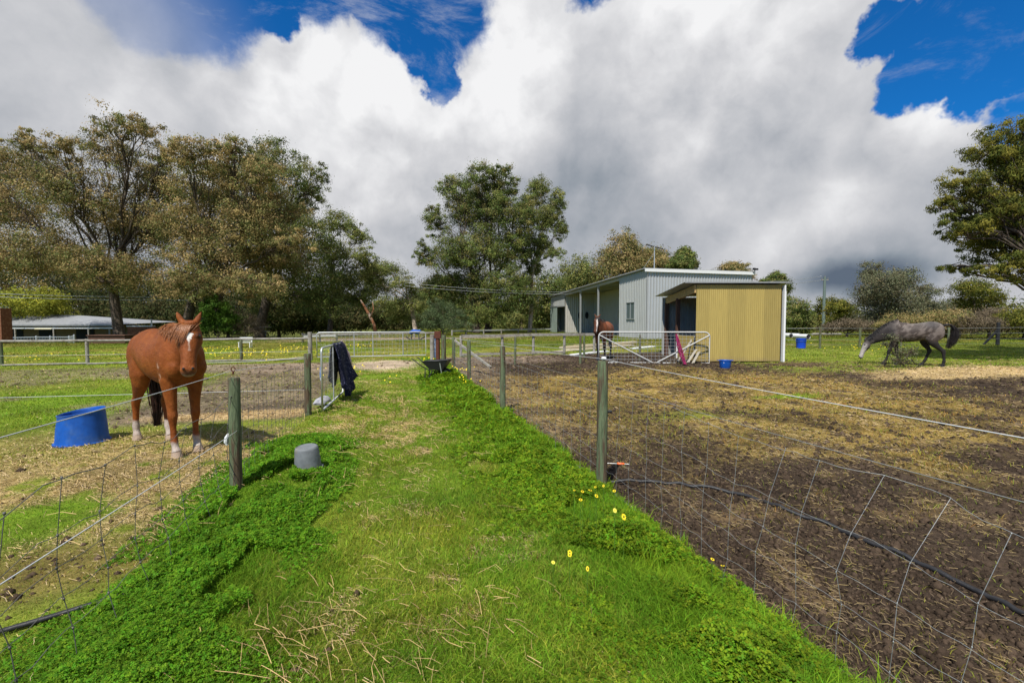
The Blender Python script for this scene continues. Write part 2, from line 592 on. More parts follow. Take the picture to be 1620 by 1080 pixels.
    put(vfar, olive=.35, brown=.35, green=.3)
    return acc


CC = dict(soil=SOIL, brown=BROWN, dust=DUST, dead=DEAD, olive=OLIVE, green=GREEN, lush=LUSH, straw=STRAW, sand=SAND)


def ground_mesh():
    rs = [0.0, .25, .5, .75]
    r = 1.0
    while r < 3000:
        rs.append(r)
        r *= 1.0065 if r < 13 else (1.012 if r < 50 else 1.05)
    rs = np.array(rs)
    # finer in the half the photograph looks at
    th = np.concatenate([np.linspace(math.radians(30), math.radians(150), 620, endpoint=False),
                         np.linspace(math.radians(150), math.radians(390), 160, endpoint=False)])
    R, T = np.meshgrid(rs, th, indexing='ij')
    x = (R * np.cos(T)).ravel(); y = (R * np.sin(T)).ravel()
    z = ground_z(x, y)
    acc = cover(x, y)
    c = sum(acc[k][:, None] * CC[k][None, :] * (0.72 if k in ('green', 'lush', 'olive') else 1.0) for k in acc)
    nr, nth = R.shape
    i = np.arange(nr - 1)[:, None] * nth; j = np.arange(nth)[None, :]; j2 = (j + 1) % nth
    F = np.stack([(i + j), (i + nth + j), (i + nth + j2), (i + j2)], -1).reshape(-1, 4)
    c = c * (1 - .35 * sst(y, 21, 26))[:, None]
    wild = np.clip(acc['soil'] + acc['brown'] + acc['dust'], 0, 1)
    st = np.clip(acc['straw'] + acc['dead'] * .7, 0, 1)
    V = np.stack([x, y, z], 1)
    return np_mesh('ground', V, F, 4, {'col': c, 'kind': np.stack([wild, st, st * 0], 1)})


gm = bpy.data.materials.new('ground_soil_and_turf')
gm.use_nodes = True
g = NG(gm.node_tree)
b = gm.node_tree.nodes['Principled BSDF']
tc = g.n('ShaderNodeTexCoord'); vec = tc.outputs['Object']
base = g.n('ShaderNodeAttribute', attribute_name='col').outputs['Color']
kd = g.n('ShaderNodeSeparateColor'); g.put(kd.inputs[0], g.n('ShaderNodeAttribute', attribute_name='kind').outputs['Color'])
fine = g.noise(vec, 38, 6, .7)
mid = g.noise(vec, 6, 5, .65)
k = g.math('MULTIPLY', g.ramp(fine, .3, .7, .62, 1.42, False), g.ramp(mid, .3, .7, .72, 1.28, False))
k = g.math('MULTIPLY', k, g.ramp(g.noise(vec, .9, 4, .6), .32, .68, .68, 1.34))
cmb = g.n('ShaderNodeCombineXYZ')
for i in range(3): g.put(cmb.inputs[i], k)
base = g.mix(1.0, base, cmb.outputs[0], 'MULTIPLY')
# chips of straw and pale litter in the soil
chips = g.ramp(g.noise(g.vmath('MULTIPLY', vec, (1, 1.9, 1)), 85, 3, .6, 1.5), .60, .68)
chips = g.math('MULTIPLY', chips, g.math('MULTIPLY', kd.outputs['Red'], 0.5))
chips = g.math('MULTIPLY', chips, g.ramp(g.noise(vec, 1.7, 4, .6), .35, .65))
base = g.mix(chips, base, (0.30, 0.22, 0.13))
sn = g.ramp(g.noise(g.vmath('MULTIPLY', vec, (1.3, .8, 1)), 60, 4, .65, 2.0), .40, .62)
base = g.mix(g.math('MULTIPLY', kd.outputs['Green'], g.math('MULTIPLY', sn, .5)), base, (0.10, 0.07, 0.035))
g.put(b.inputs['Base Color'], base)
b.inputs['Roughness'].default_value = .95
b.inputs['Specular IOR Level'].default_value = .12
bn = g.n('ShaderNodeBump'); bn.inputs['Strength'].default_value = .9; bn.inputs['Distance'].default_value = .03
vo = g.n('ShaderNodeTexVoronoi', feature='SMOOTH_F1'); vo.inputs['Scale'].default_value = 6.5; vo.inputs['Smoothness'].default_value = .6
g.put(vo.inputs['Vector'], g.vmath('ADD', vec, g.scale(g.noise(vec, 4, 3, .6, 0, 'Color'), .25)))
h = g.math('ADD', g.noise(vec, 22, 6, .65), g.math('MULTIPLY', g.noise(vec, 90, 3, .6), .35))
h = g.math('ADD', h, g.math('MULTIPLY', g.math('MULTIPLY', g.ramp(vo.outputs['Distance'], .05, .55), kd.outputs['Red']), 1.6))
g.put(bn.inputs['Height'], h)
gm.node_tree.links.new(bn.outputs[0], b.inputs['Normal'])
gr = link_mesh('ground', ground_mesh(), gm)
tag(gr, kind='structure')


# ------------------------------------------------------------------ ground cover geometry
def scatter(n, r0, r1, a=58, pw=0.0):
    """area density falls as 1/r^2 (pw=0)"""
    t = rng.random(n)
    if pw == 0: r = r0 * (r1 / r0) ** t
    else: r = (r0 ** pw + t * (r1 ** pw - r0 ** pw)) ** (1 / pw)
    th = math.radians(90) + (rng.random(n) * 2 - 1) * math.radians(a)
    return r * np.cos(th), r * np.sin(th), r


def blades(name, x, y, h, w, colr, lean, m, label, cat):
    n = len(x)
    z = ground_z(x, y) - .004
    a = rng.random(n) * 2 * PI
    sx, sy = np.cos(a), np.sin(a)
    b2 = rng.random(n) * 2 * PI
    lx, ly = np.cos(b2) * lean * h, np.sin(b2) * lean * h
    V = np.zeros((n, 5, 3))
    V[:, 0] = np.stack([x - sx * w / 2, y - sy * w / 2, z], 1)
    V[:, 1] = np.stack([x + sx * w / 2, y + sy * w / 2, z], 1)
    V[:, 2] = np.stack([x + lx * .35 + sx * w * .42, y + ly * .35 + sy * w * .42, z + h * .55], 1)
    V[:, 3] = np.stack([x + lx * .35 - sx * w * .42, y + ly * .35 - sy * w * .42, z + h * .55], 1)
    V[:, 4] = np.stack([x + lx, y + ly, z + h * (1 - .25 * np.clip(lean, 0, 1.5))], 1)
    i = np.arange(n)[:, None] * 5
    F = np.concatenate([i + np.array([[0, 1, 2]]), i + np.array([[0, 2, 3]]), i + np.array([[3, 2, 4]])], 1).reshape(-1, 3)
    C = np.repeat(colr[:, None, :], 5, 1).reshape(-1, 3)
    me = np_mesh(name, V.reshape(-1, 3), F, 3, {'col': C})
    o = link_mesh(name, me, m, smooth=False)
    return tag(o, label, cat, kind='stuff')


M['grass'] = mat('grass_blades', (0, 0, 0), .65, .12, attr='col', var=.12, vscale=2, trans=.45)
M['straw'] = mat('straw_stalks', (0, 0, 0), .7, .25, attr='col', var=.2, vscale=9)
M['clod'] = mat('soil_crumbs', (0, 0, 0), .95, .1, attr='col', var=.25, vscale=30, bump=.5, bscale=80)

# short and long grass
N = 1150000
x, y, r = scatter(N, 1.35, 62)
acc = cover(x, y)
u, v = W2L(x, y)
wg = acc['green'] + acc['lush'] * 1.25 + acc['olive'] * .85 + acc['dead'] * .75 + acc['straw'] * .12 + acc['brown'] * .05 + acc['soil'] * .015 + acc['sand'] * .05
wg *= (0.55 + .9 * fbm(x, y, 2.2, 3, 61))
keep = rng.random(N) < np.clip(wg, 0, 1) * .85
x, y, r, u, v = x[keep], y[keep], r[keep], u[keep], v[keep]
acc = {k: a[keep] for k, a in acc.items()}
n = len(x)
# colour by cover, one cover per blade
names = ['soil', 'brown', 'dust', 'dead', 'olive', 'green', 'lush', 'straw', 'sand']
Wt = np.stack([acc[k] for k in names], 1)
Wt[:, 0:3] *= .1; Wt[:, 7] *= .35; Wt[:, 8] *= .1
Wt = Wt / Wt.sum(1, keepdims=True)
cum = np.cumsum(Wt, 1)
pick = (rng.random(n)[:, None] > cum).sum(1).clip(0, 8)
pal = np.array([OLIVE, OLIVE, OLIVE, DEAD * 1.25, OLIVE * 1.2, GREEN * 1.2, LUSH * 1.2, STRAW * .8, OLIVE])
C = pal[pick] * (0.70 + .6 * rng.random(n))[:, None]
C[:, 0] *= .85 + .4 * rng.random(n)
C *= (0.74 + .56 * fbm(x, y, 1.6, 4, 62))[:, None]
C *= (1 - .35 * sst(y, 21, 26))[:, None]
C[:, 0] *= .74 + .42 * fbm(x, y, 2.1, 3, 66)
lush = (pick == 6)
nearlane = (u > UL - .1) & (u < UR + .1) & (v < 19.5)
tall = np.exp(-((u - (UR - .35)) / .30) ** 2) * nearlane * (u < UR + .05)
hgt = (.015 + .024 * rng.random(n)) * (1 + .9 * (fbm(x, y, 1.4, 3, 63) > .55))
hgt = np.where(lush, hgt * 1.25, hgt)
hgt = hgt + tall * (.01 + .075 * rng.random(n)) * (fbm(x, y, 2.5, 3, 64) * 4 - 1.3).clip(0.05, 1.5) * (1 - .55 * sst(v, 6, 12))
hgt *= np.where(pick == 3, .85, 1.0)
hgt *= (1 + r * .012).clip(1, 1.5)
hgt *= np.where((u < UL) & (v < 8), .6, 1.0)
wd = np.maximum(.0026 + .0018 * rng.random(n), r * .00085)
lean = .35 + .9 * rng.random(n)
C *= (.65 + .7 * rng.random(n) ** 1.5)[:, None]
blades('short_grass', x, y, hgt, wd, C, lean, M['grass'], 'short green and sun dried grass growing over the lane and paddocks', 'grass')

# clumps of long grass along the foot of the right fence
nc = 150
cv = 1.2 + rng.random(nc) ** 1.3 * 16; cu = UR - .28 + .20 * rng.standard_normal(nc)
cu = np.minimum(cu, UR + .04)
per = 90
u = np.repeat(cu, per) + .055 * rng.standard_normal(nc * per); v = np.repeat(cv, per) + .055 * rng.standard_normal(nc * per)
u = np.minimum(u, UR + .12)
x, y = L2W(u, v)
ch = np.repeat(.07 + .15 * rng.random(nc) ** 2, per) * (.5 + .6 * rng.random(nc * per))
C = LUSH[None] * 1.35 * (.75 + .5 * rng.random(nc * per))[:, None]
C[:, 0] *= .8 + .8 * rng.random(nc * per)
r = np.hypot(x, y)
blades('long_grass', x, y, ch, np.maximum(.0042, r * .0010), C, .3 + .7 * rng.random(nc * per), M['grass'],
       'long lush grass clumps along the foot of the right lane fence', 'grass')

# clover-like leaf carpet on the lane edges
def leaflets(name, u, v, hg, s, C, m, label, cat, nl=3):
    n = len(u)
    x, y = L2W(u, v)
    z = ground_z(x, y) + hg
    V = np.zeros((n, nl, 4, 3)); a0 = rng.random(n) * 2 * PI
    tx, ty = .45 * rng.standard_normal(n), .45 * rng.standard_normal(n)
    for k in range(nl):
        a = a0 + k * 2 * PI / nl + .25 * rng.standard_normal(n)
        ca, sa = np.cos(a), np.sin(a)

        def pt(d, w):
            lx = ca * d * s - sa * w * s; ly = sa * d * s + ca * w * s
            return np.stack([x + lx, y + ly, z + lx * tx + ly * ty - .15 * d * s * (k % 2)], 1)
        V[:, k, 0] = pt(0.02, 0); V[:, k, 1] = pt(.62, -.42); V[:, k, 2] = pt(1.05, 0); V[:, k, 3] = pt(.62, .42)
    i = np.arange(n * nl)[:, None] * 4
    F = i + np.arange(4)[None]
    Cc = np.repeat(C, nl * 4, 0) * (1 + .12 * rng.standard_normal((n * nl * 4, 1)).repeat(3, 1) * 0)
    me = np_mesh(name, V.reshape(-1, 3), F, 4, {'col': Cc})
    return tag(link_mesh(name, me, m, smooth=False), label, cat, kind='stuff')


n = 130000
v = 1.0 + rng.random(n) ** 1.25 * 5.2
u = -.98 + .36 * rng.standard_normal(n) - .12 * (v < 3)
m_ = fbm(*L2W(u, v), 3.2, 3, 71)
ok = (u > UL - .45) & (u < -.25 - .12 * (v > 4)) & (m_ > .36) & (u < -.62 + .3 * (m_ > .5) + .10 * (v < 3))
u, v, m_ = u[ok], v[ok], m_[ok]; n = len(u)
r = np.hypot(*L2W(u, v))
mound = fbm(*L2W(u, v), 5.5, 3, 72)
hg = (.012 + .085 * rng.random(n) ** .7 * mound * 1.5) * np.exp(-((u + 1.05) / .55) ** 2)
hg += .004
C = (np.array((.110, .275, .014))[None] * (.5 + .85 * rng.random(n))[:, None]) * (.75 + .5 * mound)[:, None]
C[:, 0] *= .8 + .7 * rng.random(n)
leaflets('clover_patch', u, v, hg, np.maximum(.0075, r * .0030) * (.8 + .6 * rng.random(n)), C, M['grass'],
         'dense bright green clover carpet along the left side of the lane', 'clover')
n = 210000
v = 1.0 + rng.random(n) ** 1.4 * 12
u = UR - .45 + .32 * rng.standard_normal(n)
m_ = fbm(*L2W(u, v), 3.0, 3, 73)
ok = (u < UR - .12 + .34 * (fbm(*L2W(u, v), 3.5, 3, 79))) & (u > .62 - .2 * (v < 3)) & (m_ > .43)
u, v, m_ = u[ok], v[ok], m_[ok]; n = len(u)
r = np.hypot(*L2W(u, v))
hg = .022 + .20 * rng.random(n) ** .6 * (m_ - .28) * np.exp(-((u - 1.5) / .4) ** 2) * 1.7
C = (np.array((.135, .285, .014))[None] * (.5 + .85 * rng.random(n))[:, None]) * (.6 + .8 * fbm(*L2W(u, v), 6, 3, 77))[:, None]
C[:, 0] *= .8 + .9 * rng.random(n)
leaflets('leafy_weeds', u, v, hg, np.maximum(.0105, r * .0034) * (.7 + .9 * rng.random(n) ** 2), C, M['grass'],
         'leafy green weeds mixed with long grass along the right side of the lane', 'weeds')


n = 170000
x, y, r = scatter(n, 1.4, 13, 50)
u, v = W2L(x, y)
ok = (u > UL + .1) & (u < UR - .1) & (fbm(x, y, 2.4, 3, 78) > .44)
u, v, r = u[ok], v[ok], r[ok]; n = len(u)
C = (np.array((.16, .27, .018))[None] * (.5 + .85 * rng.random(n))[:, None])
C[:, 0] *= .7 + .7 * rng.random(n)
leaflets('low_clover', u, v, .008 + .02 * rng.random(n), np.maximum(.0048, r * .0019) * (.7 + .6 * rng.random(n)), C, M['grass'],
         'tiny clover leaves woven through the trodden lane turf', 'clover', 2)


# straw
def sticks(name, x, y, L, w, C, zoff, tilt, m, label, cat, parent=None):
    n = len(x)
    z = ground_z(x, y) + zoff
    a = rng.random(n) * PI
    ca, sa = np.cos(a), np.sin(a)
    bend = np.clip(.07 * rng.standard_normal(n) ** 3, -.35, .35) * L
    V = np.zeros((n, 6, 3))
    tm = .35 * (rng.random(n) - .5)
    for j, t0 in enumerate((-.5, 0, .5)):
        t = np.full(n, t0) if t0 else tm
        bx = x + ca * L * t - sa * bend * (t0 == 0); by = y + sa * L * t + ca * bend * (t0 == 0)
        bz = z + tilt * L * t + (.12 * L * rng.random(n) if t0 == 0 else 0)
        bz = np.maximum(bz, ground_z(bx, by) + .002)
        V[:, 2 * j] = np.stack([bx - sa * w / 2, by + ca * w / 2, bz], 1)
        V[:, 2 * j + 1] = np.stack([bx + sa * w / 2, by - ca * w / 2, bz + w * .6], 1)
    i = np.arange(n)[:, None] * 6
    F = np.concatenate([i + np.array([[0, 1, 3, 2]]), i + np.array([[2, 3, 5, 4]])], 1).reshape(-1, 4)
    me = np_mesh(name, V.reshape(-1, 3), F, 4, {'col': np.repeat(C, 6, 0)})
    return tag(link_mesh(name, me, m, smooth=False), label, cat, kind='stuff')


N = 460000
x, y, r = scatter(N, 1.4, 30)
acc = cover(x, y)
u, v = W2L(x, y)
w_ = acc['straw'] * 2.4 + acc['dead'] * .35 + acc['brown'] * .17 + acc['dust'] * .10 + acc['soil'] * .07 + (acc['green'] + acc['olive']) * .035 * (fbm(x, y, .8, 3, 81) * 2.2 - .6).clip(0, 1)
w_ *= (fbm(x, y, 1.6, 3, 82) * 1.6).clip(0, 1.4)
keep = rng.random(N) < w_
x, y, r = x[keep], y[keep], r[keep]; acc = {k: a[keep] for k, a in acc.items()}
n = len(x)
brownish = (acc['soil'] + acc['brown'] * .8)
C = np.array((.50, .37, .19))[None] * (.55 + .6 * rng.random(n))[:, None] * (1 - .55 * brownish)[:, None]
C[:, 2] *= .7 + .5 * rng.random(n)
sticks('scattered_straw', x, y, (.012 + .05 * rng.random(n) ** 2.5) * (1 + r * .05), np.maximum(.0017, r * .0006) * (.6 + .8 * rng.random(n)), C,
       .006 + .02 * rng.random(n), .25 * rng.standard_normal(n), M['straw'], 'loose pale straw scattered on the paddock soil and lane grass', 'straw')

# long stalks lying on the lane
spots = [(470, 1040, 90, .18), (560, 1066, 120, .26), (640, 1050, 60, .22), (400, 1068, 40, .14), (430, 975, 25, .12), (640, 880, 26, .22), (560, 930, 18, .2), (760, 960, 18, .15),
         (700, 700, 60, .4), (560, 760, 40, .25), (600, 690, 130, .5), (800, 940, 12, .2), (640, 805, 22, .3), (760, 830, 10, .2), (500, 780, 18, .25), (455, 690, 50, .25),
         (480, 690, 40, .2), (600, 730, 60, .3), (880, 1000, 8, .2), (700, 1010, 14, .2), (590, 650, 90, .5), (650, 640, 90, .5), (530, 655, 60, .4), (310, 800, 40, .3), (170, 770, 160, .5), (260, 740, 160, .6), (90, 860, 50, .35)]
X = []; Y = []
for px, py, k, s in spots:
    c = G(px, py)
    sp = s
    X.append(c.x + sp * rng.standard_normal(k)); Y.append(c.y + sp * 1.1 * rng.standard_normal(k))
x = np.concatenate(X); y = np.concatenate(Y); n = len(x); r = np.hypot(x, y)
C = np.array((.46, .32, .14))[None] * (.35 + .8 * rng.random(n))[:, None]
sticks('long_straw', x, y, .05 + .20 * rng.random(n) ** 1.8, np.maximum(.0019, r * .00065) * (.5 + .9 * rng.random(n)), C, .035 + .035 * rng.random(n), .16 * rng.standard_normal(n),
       M['straw'], 'long tan straw stalks lying across the grass lane', 'straw')

# crumbs of soil
N = 260000
x, y, r = scatter(N, 1.5, 22)
acc = cover(x, y)
w_ = (acc['soil'] * .9 + acc['brown'] * .7 + acc['dust'] * .35) * np.where(x < -1, .35, 1.0)
keep = rng.random(N) < w_ * (fbm(x, y, 2.0, 4, 91) * 1.5).clip(0, 1)
x, y, r = x[keep], y[keep], r[keep]; acc = {k: a[keep] for k, a in acc.items()}
n = len(x)
s = (.003 + .016 * rng.random(n) ** 3 + .022 * rng.random(n) ** 22) * (1 + r * .10)
z = ground_z(x, y)
oct_ = np.array([(1, 0, 0), (0, 1, 0), (-1, 0, 0), (0, -1, 0), (0, 0, .8), (0, 0, -.6)], float)
V = oct_[None] * s[:, None, None] * (.6 + .8 * rng.random((n, 6, 1)))
a = rng.random(n) * 2 * PI; ca, sa = np.cos(a)[:, None], np.sin(a)[:, None]
V = np.stack([V[..., 0] * ca - V[..., 1] * sa, V[..., 0] * sa + V[..., 1] * ca, V[..., 2]], -1)
V += np.stack([x, y, z], 1)[:, None]
fo = np.array([(0, 1, 4), (1, 2, 4), (2, 3, 4), (3, 0, 4), (1, 0, 5), (2, 1, 5), (3, 2, 5), (0, 3, 5)])
F = (np.arange(n)[:, None, None] * 6 + fo[None]).reshape(-1, 3)
dk = (acc['soil'] / (acc['soil'] + acc['brown'] + acc['dust'] + 1e-3))[:, None]
C = (dk * SOIL[None] * 1.15 + (1 - dk) * BROWN[None] * 1.15) * (.6 + .9 * rng.random(n))[:, None]
me = np_mesh('soil_crumbs', V.reshape(-1, 3), F, 3, {'col': np.repeat(C, 6, 0)})
tag(link_mesh('soil_crumbs', me, M['clod'], smooth=False), 'dark crumbs of trampled soil and manure over the paddock', 'soil', kind='stuff')

# ------------------------------------------------------------------ trees
def leaf_mat(name, trans=.35):
    return mat(name, (0, 0, 0), .7, .10, attr='col', var=.15, vscale=1.2, trans=trans)


M['leaf'] = leaf_mat('tree_leaves', .30)
M['bark'] = mat('dark_bark', (0.075, 0.058, 0.045), .9, .1, color2=(0.14, 0.115, 0.09), var=.4, vscale=3, stretch=(3, 3, .6), bump=.8, bscale=8)
M['pale_bark'] = mat('pale_gum_bark', (0.36, 0.30, 0.24), .8, .15, color2=(0.20, 0.14, 0.10), var=.3, vscale=2, stretch=(2, 2, .6), bump=.4, bscale=8)
M['orange_bark'] = mat('orange_stripped_bark', (0.27, 0.12, 0.06), .85, .1, color2=(0.42, 0.36, 0.29), var=.3, vscale=1.2, bump=.4, bscale=8)

PAL = {
    'deep': [(.060, .078, .022), (.040, .058, .018), (.095, .092, .030), (.032, .048, .016), (.11, .085, .035)],
    'brown': [(.18, .135, .050), (.10, .105, .034), (.23, .16, .07), (.065, .082, .026), (.27, .19, .09), (.08, .10, .03)],
    'olive': [(.13, .14, .036), (.08, .11, .030), (.17, .155, .05), (.06, .08, .026)],
    'green': [(.085, .115, .026), (.055, .085, .022), (.125, .14, .035), (.04, .062, .02), (.15, .12, .045)],
    'grey': [(.12, .135, .075), (.085, .105, .055), (.17, .17, .10), (.13, .10, .055)],
    'bright': [(.085, .17, .020), (.06, .13, .018), (.12, .20, .03)],
    'wattle': [(.19, .20, .025), (.13, .15, .022), (.24, .22, .03)],
    'acacia': [(.17, .175, .030), (.10, .125, .024), (.26, .22, .04), (.07, .09, .02)],
    'twig': [(.17, .13, .085), (.12, .095, .06), (.20, .16, .11)],
    'teal': [(.075, .115, .045), (.10, .14, .06), (.05, .075, .03), (.13, .16, .08)],
}


PBOOST = {'brown': 1.6, 'olive': 1.55, 'green': 1.55, 'wattle': 1.6, 'acacia': .95, 'grey': 1.1}


def crown_mesh(blobs, nleaf, ls, pal, R, droop=.3, clump=.17, pcl=26, asp=.42, hollow=.5):
    """blobs: (centre, rx, ry, rz); leaves gather in twig clumps spread through each blob"""
    vol = np.array([b[1] * b[2] * b[3] for b in blobs]) ** .72
    vol = vol / vol.sum()
    cols = np.array(PAL[pal]) * PBOOST.get(pal, 1.0)
    Vs, Cs, cents = [], [], []
    for b, w in zip(blobs, vol):
        n = max(pcl * 3, int(nleaf * w)); nc = max(3, n // pcl)
        d = R.standard_normal((nc, 3)); d /= np.linalg.norm(d, axis=1)[:, None]
        rad = hollow + (1 - hollow) * R.random(nc) ** .6
        rad *= 1 + .16 * R.standard_normal(nc)
        cc = d * rad[:, None] * np.array([b[1], b[2], b[3]])
        cc[:, 2] -= .12 * b[3] * (rad > .8)
        bc = np.array(b[0])
        cents.append(bc + cc)
        rr = (b[1] + b[3]) / 2
        ci = R.integers(0, nc, n)
        cs = clump * rr * (.55 + .9 * R.random(nc))[ci][:, None]
        p = bc + cc[ci] + R.standard_normal((n, 3)) * cs * np.array([1, 1, .62])
        p[:, 2] -= droop * cs[:, 0] * np.abs(R.standard_normal(n)) * .6
        base = cols[R.integers(0, len(cols), nc)][ci] * .55 + cols[R.integers(0, len(cols), n)] * .45
        base = base * (.6 + .8 * R.random(nc))[ci][:, None] * (.8 + .4 * R.random(n))[:, None]
        # leaf quads, turned roughly outward from their twig so that each tuft has a lit and a shaded side
        nr = (p - (bc + cc[ci])) / cs * .9 + R.standard_normal((n, 3)) * .55 + np.array([0, 0, .45]) + d[ci] * .5
        nr /= np.linalg.norm(nr, axis=1)[:, None]
        t = R.standard_normal((n, 3)); t[:, 2] -= droop * 2.2
        a = t - nr * (t * nr).sum(1)[:, None]; a /= np.linalg.norm(a, axis=1)[:, None] + 1e-9
        s = np.cross(nr, a)
        L = ls * (.6 + .8 * R.random(n))[:, None]
        q = np.stack([p - a * L * .5, p + s * L * asp * .5 - a * L * .05, p + a * L * .5, p - s * L * asp * .5 - a * L * .05], 1)
        Vs.append(q.reshape(-1, 3)); Cs.append(np.repeat(base, 4, 0))
    V = np.concatenate(Vs); C = np.concatenate(Cs)
    F = np.arange(len(V)).reshape(-1, 4)
    return V, F, C, cents


def curve_pts(a, b, sag, n=6, R=None, wob=.04):
    a = Vector(a); b = Vector(b)
    L = (b - a).length
    mid = Vector((0, 0, sag * L))
    out = []
    for i in range(n + 1):
        t = i / n
        p = a.lerp(b, t) + mid * (4 * t * (1 - t)) * .5
        if 0 < i < n: p += Vector(R.standard_normal(3)) * wob * L * .5
        out.append(p)
    return out


def tree(name, label, cat, bpx, depth, blobs, pal='olive', nleaf=30000, ls=.14, tr=.3, fork=.35, group=None,
         bark='bark', seed=0, lean=0.0, twigs=9, clump=.17, hollow=.5, droop=.3, asp=.42, dspread=.5, trunkz=None, pcl=44, stems=1, jit=.18):
    R = np.random.default_rng(seed + 100)
    bx = (bpx - 810) / FOC * depth / 1.0
    base = Vector((bx, depth, gz(bx, depth) - .05))
    bl = []
    for q in blobs:
        px, py, rx, ry = q[:4]
        dz = q[4] if len(q) > 4 else (R.random() * 2 - 1) * dspread * 2.2 * (rx / FOC * depth)
        c = P(px, py, depth + dz)
        s = (depth + dz) / FOC
        rxm, rym = rx * s, ry * s
        bl.append((tuple(c), rxm, (rxm + rym) / 2, rym))
    root = thing(name, label, cat, base, 0, group)
    V, Fc, C, cents = crown_mesh(bl, nleaf, ls, pal, R, droop, clump, pcl, asp, hollow)
    V = V - np.array(base)
    me = np_mesh('crown', V, Fc, 4, {'col': C})
    link_mesh('crown', me, M['leaf'], root, smooth=False)
    # wood
    mb = MB()
    zs = [b[0][2] for b in bl]
    top = max(zs); cx = sum(b[0][0] for b in bl) / len(bl); cy = sum(b[0][1] for b in bl) / len(bl)
    H = top - base.z
    fz = H * fork
    for st in range(stems):
        o = Vector(((st - (stems - 1) / 2) * tr * 3.2, 0, 0))
        fk = Vector(((cx - base.x) * (.25 + lean) + o.x * 2.0, (cy - base.y) * .3, fz))
        tp = [o, o + Vector((0, 0, .25 * tr)), o.lerp(fk, .35) + Vector((tr * .3 * R.standard_normal(), 0, 0)), o.lerp(fk, .7) + Vector((tr * .3 * R.standard_normal(), 0, 0)), fk]
        mb.tube(tp, [tr * 1.5, tr * 1.15, tr, tr * .9, tr * .8], 9)
        for i, b in enumerate(bl):
            if i % stems != st: continue
            c = Vector(b[0]) - base
            start = o.lerp(fk, .75 + .25 * R.random()) if c.z > fz else o.lerp(fk, .6 + .3 * R.random())
            rr = tr * (.20 + .22 * R.random())
            pts = curve_pts(start, c, .10 if c.z > fz else .25, 7, R, .05)
            mb.tube(pts, [rr * (1 - .8 * j / 7) + .012 for j in range(8)], 6)
            cc = cents[i]
            for k in R.permutation(len(cc))[:twigs]:
                e = Vector(cc[k]) - base
                s0 = pts[int(R.integers(3, 8))]
                mb.tube(curve_pts(s0, e, .12, 4, R, .09), [rr * .30 * (1 - .8 * j / 4) + .006 for j in range(5)], 4, cap=False)
    mb.build('trunk', M[bark], root, sharp=None)
    return root


G_L = 'tall gum trees on the left'
tree('gum_tree', 'widest brown-leaved gum tree with open crown, its dark trunk left of the chestnut horse', 'tree', 190, 33,
     [(45, 265, 75, 45), (205, 200, 50, 32), (165, 235, 45, 35), (5, 330, 80, 60), (110, 300, 70, 50), (235, 275, 50, 50), (190, 350, 80, 55), (60, 400, 80, 50), (250, 360, 50, 55),
      (150, 420, 80, 38), (-50, 290, 70, 60), (215, 430, 60, 30), (5, 415, 60, 26), (100, 235, 40, 22), (265, 300, 40, 35), (45, 225, 38, 20), (262, 240, 30, 25)], 'brown', 150000, .145, .32, .36, G_L, seed=1, twigs=24, clump=.115, hollow=.12, pcl=75)
tree('gum_tree', 'brown-leaved gum tree with leaning forked trunks behind the chestnut horse', 'tree', 292, 31,
     [(310, 245, 50, 32), (375, 240, 48, 26), (345, 300, 70, 50), (415, 275, 42, 40), (300, 355, 60, 50), (390, 350, 65, 45), (445, 330, 42, 30), (340, 410, 75, 45), (420, 400, 62, 40), (300, 445, 60, 34), (400, 450, 50, 28),
      (460, 385, 38, 25)], 'brown', 130000, .135, .30, .34, G_L, seed=2, twigs=24, clump=.115, hollow=.2, lean=.35, stems=2, pcl=75)
tree('gum_tree', 'dense dark green gum tree rising behind the rail fence, right of the brown crowns', 'tree', 412, 41,
     [(435, 245, 40, 30), (470, 285, 45, 35), (508, 272, 17, 17), (490, 310, 22, 20), (445, 340, 55, 45), (490, 370, 45, 38), (440, 420, 60, 45), (490, 440, 55, 38), (420, 470, 50, 28), (390, 300, 50, 60), (505, 480, 40, 25)],
     'green', 90000, .15, .42, .3, G_L, seed=3, twigs=12, clump=.14, hollow=.3, pcl=70)
tree('gum_tree', 'slender olive gum tree at the right end of the tall left group', 'tree', 520, 48,
     [(535, 352, 32, 22), (565, 372, 20, 18), (525, 400, 42, 28), (575, 410, 24, 22), (545, 440, 42, 28), (592, 432, 22, 22), (515, 470, 40, 22), (575, 470, 28, 18)],
     'olive', 45000, .17, .26, .35, G_L, seed=4, twigs=14, clump=.15, hollow=.2, pcl=60)
tree('gum_tree', 'sparse pale-trunked gum tree standing beyond the lane gate', 'tree', 657, 60,
     [(605, 425, 30, 16), (598, 455, 26, 16), (636, 445, 20, 12), (652, 458, 14, 10), (618, 478, 28, 14), (660, 482, 18, 12), (632, 500, 26, 14), (585, 435, 18, 14)],
     'olive', 24000, .20, .26, .5, G_L, bark='pale_bark', seed=5, twigs=9, clump=.2, hollow=.2)
# broken leaning trunk with stripped bark
bx = P(594, 500, 44)
root = thing('dead_tree', 'orange broken tree trunk leaning left beyond the lane gate', 'dead tree', (bx.x, 44, gz(bx.x, 44)))
mb = MB(); rgt = 44 / FOC
mb.tube([(0, 0, -.1), (-.15, 0, .8), (-.6, .1, 1.7), (-1.1, .1, 2.6), (-1.45, .1, 3.2)], [.18, .15, .14, .11, .05], 9)
mb.tube([(-.5, 0, 1.5), (-.2, .1, 2.3), (-.3, .1, 3.0)], [.10, .06, .02], 6)
mb.build('trunk', M['orange_bark'], root, sharp=None)

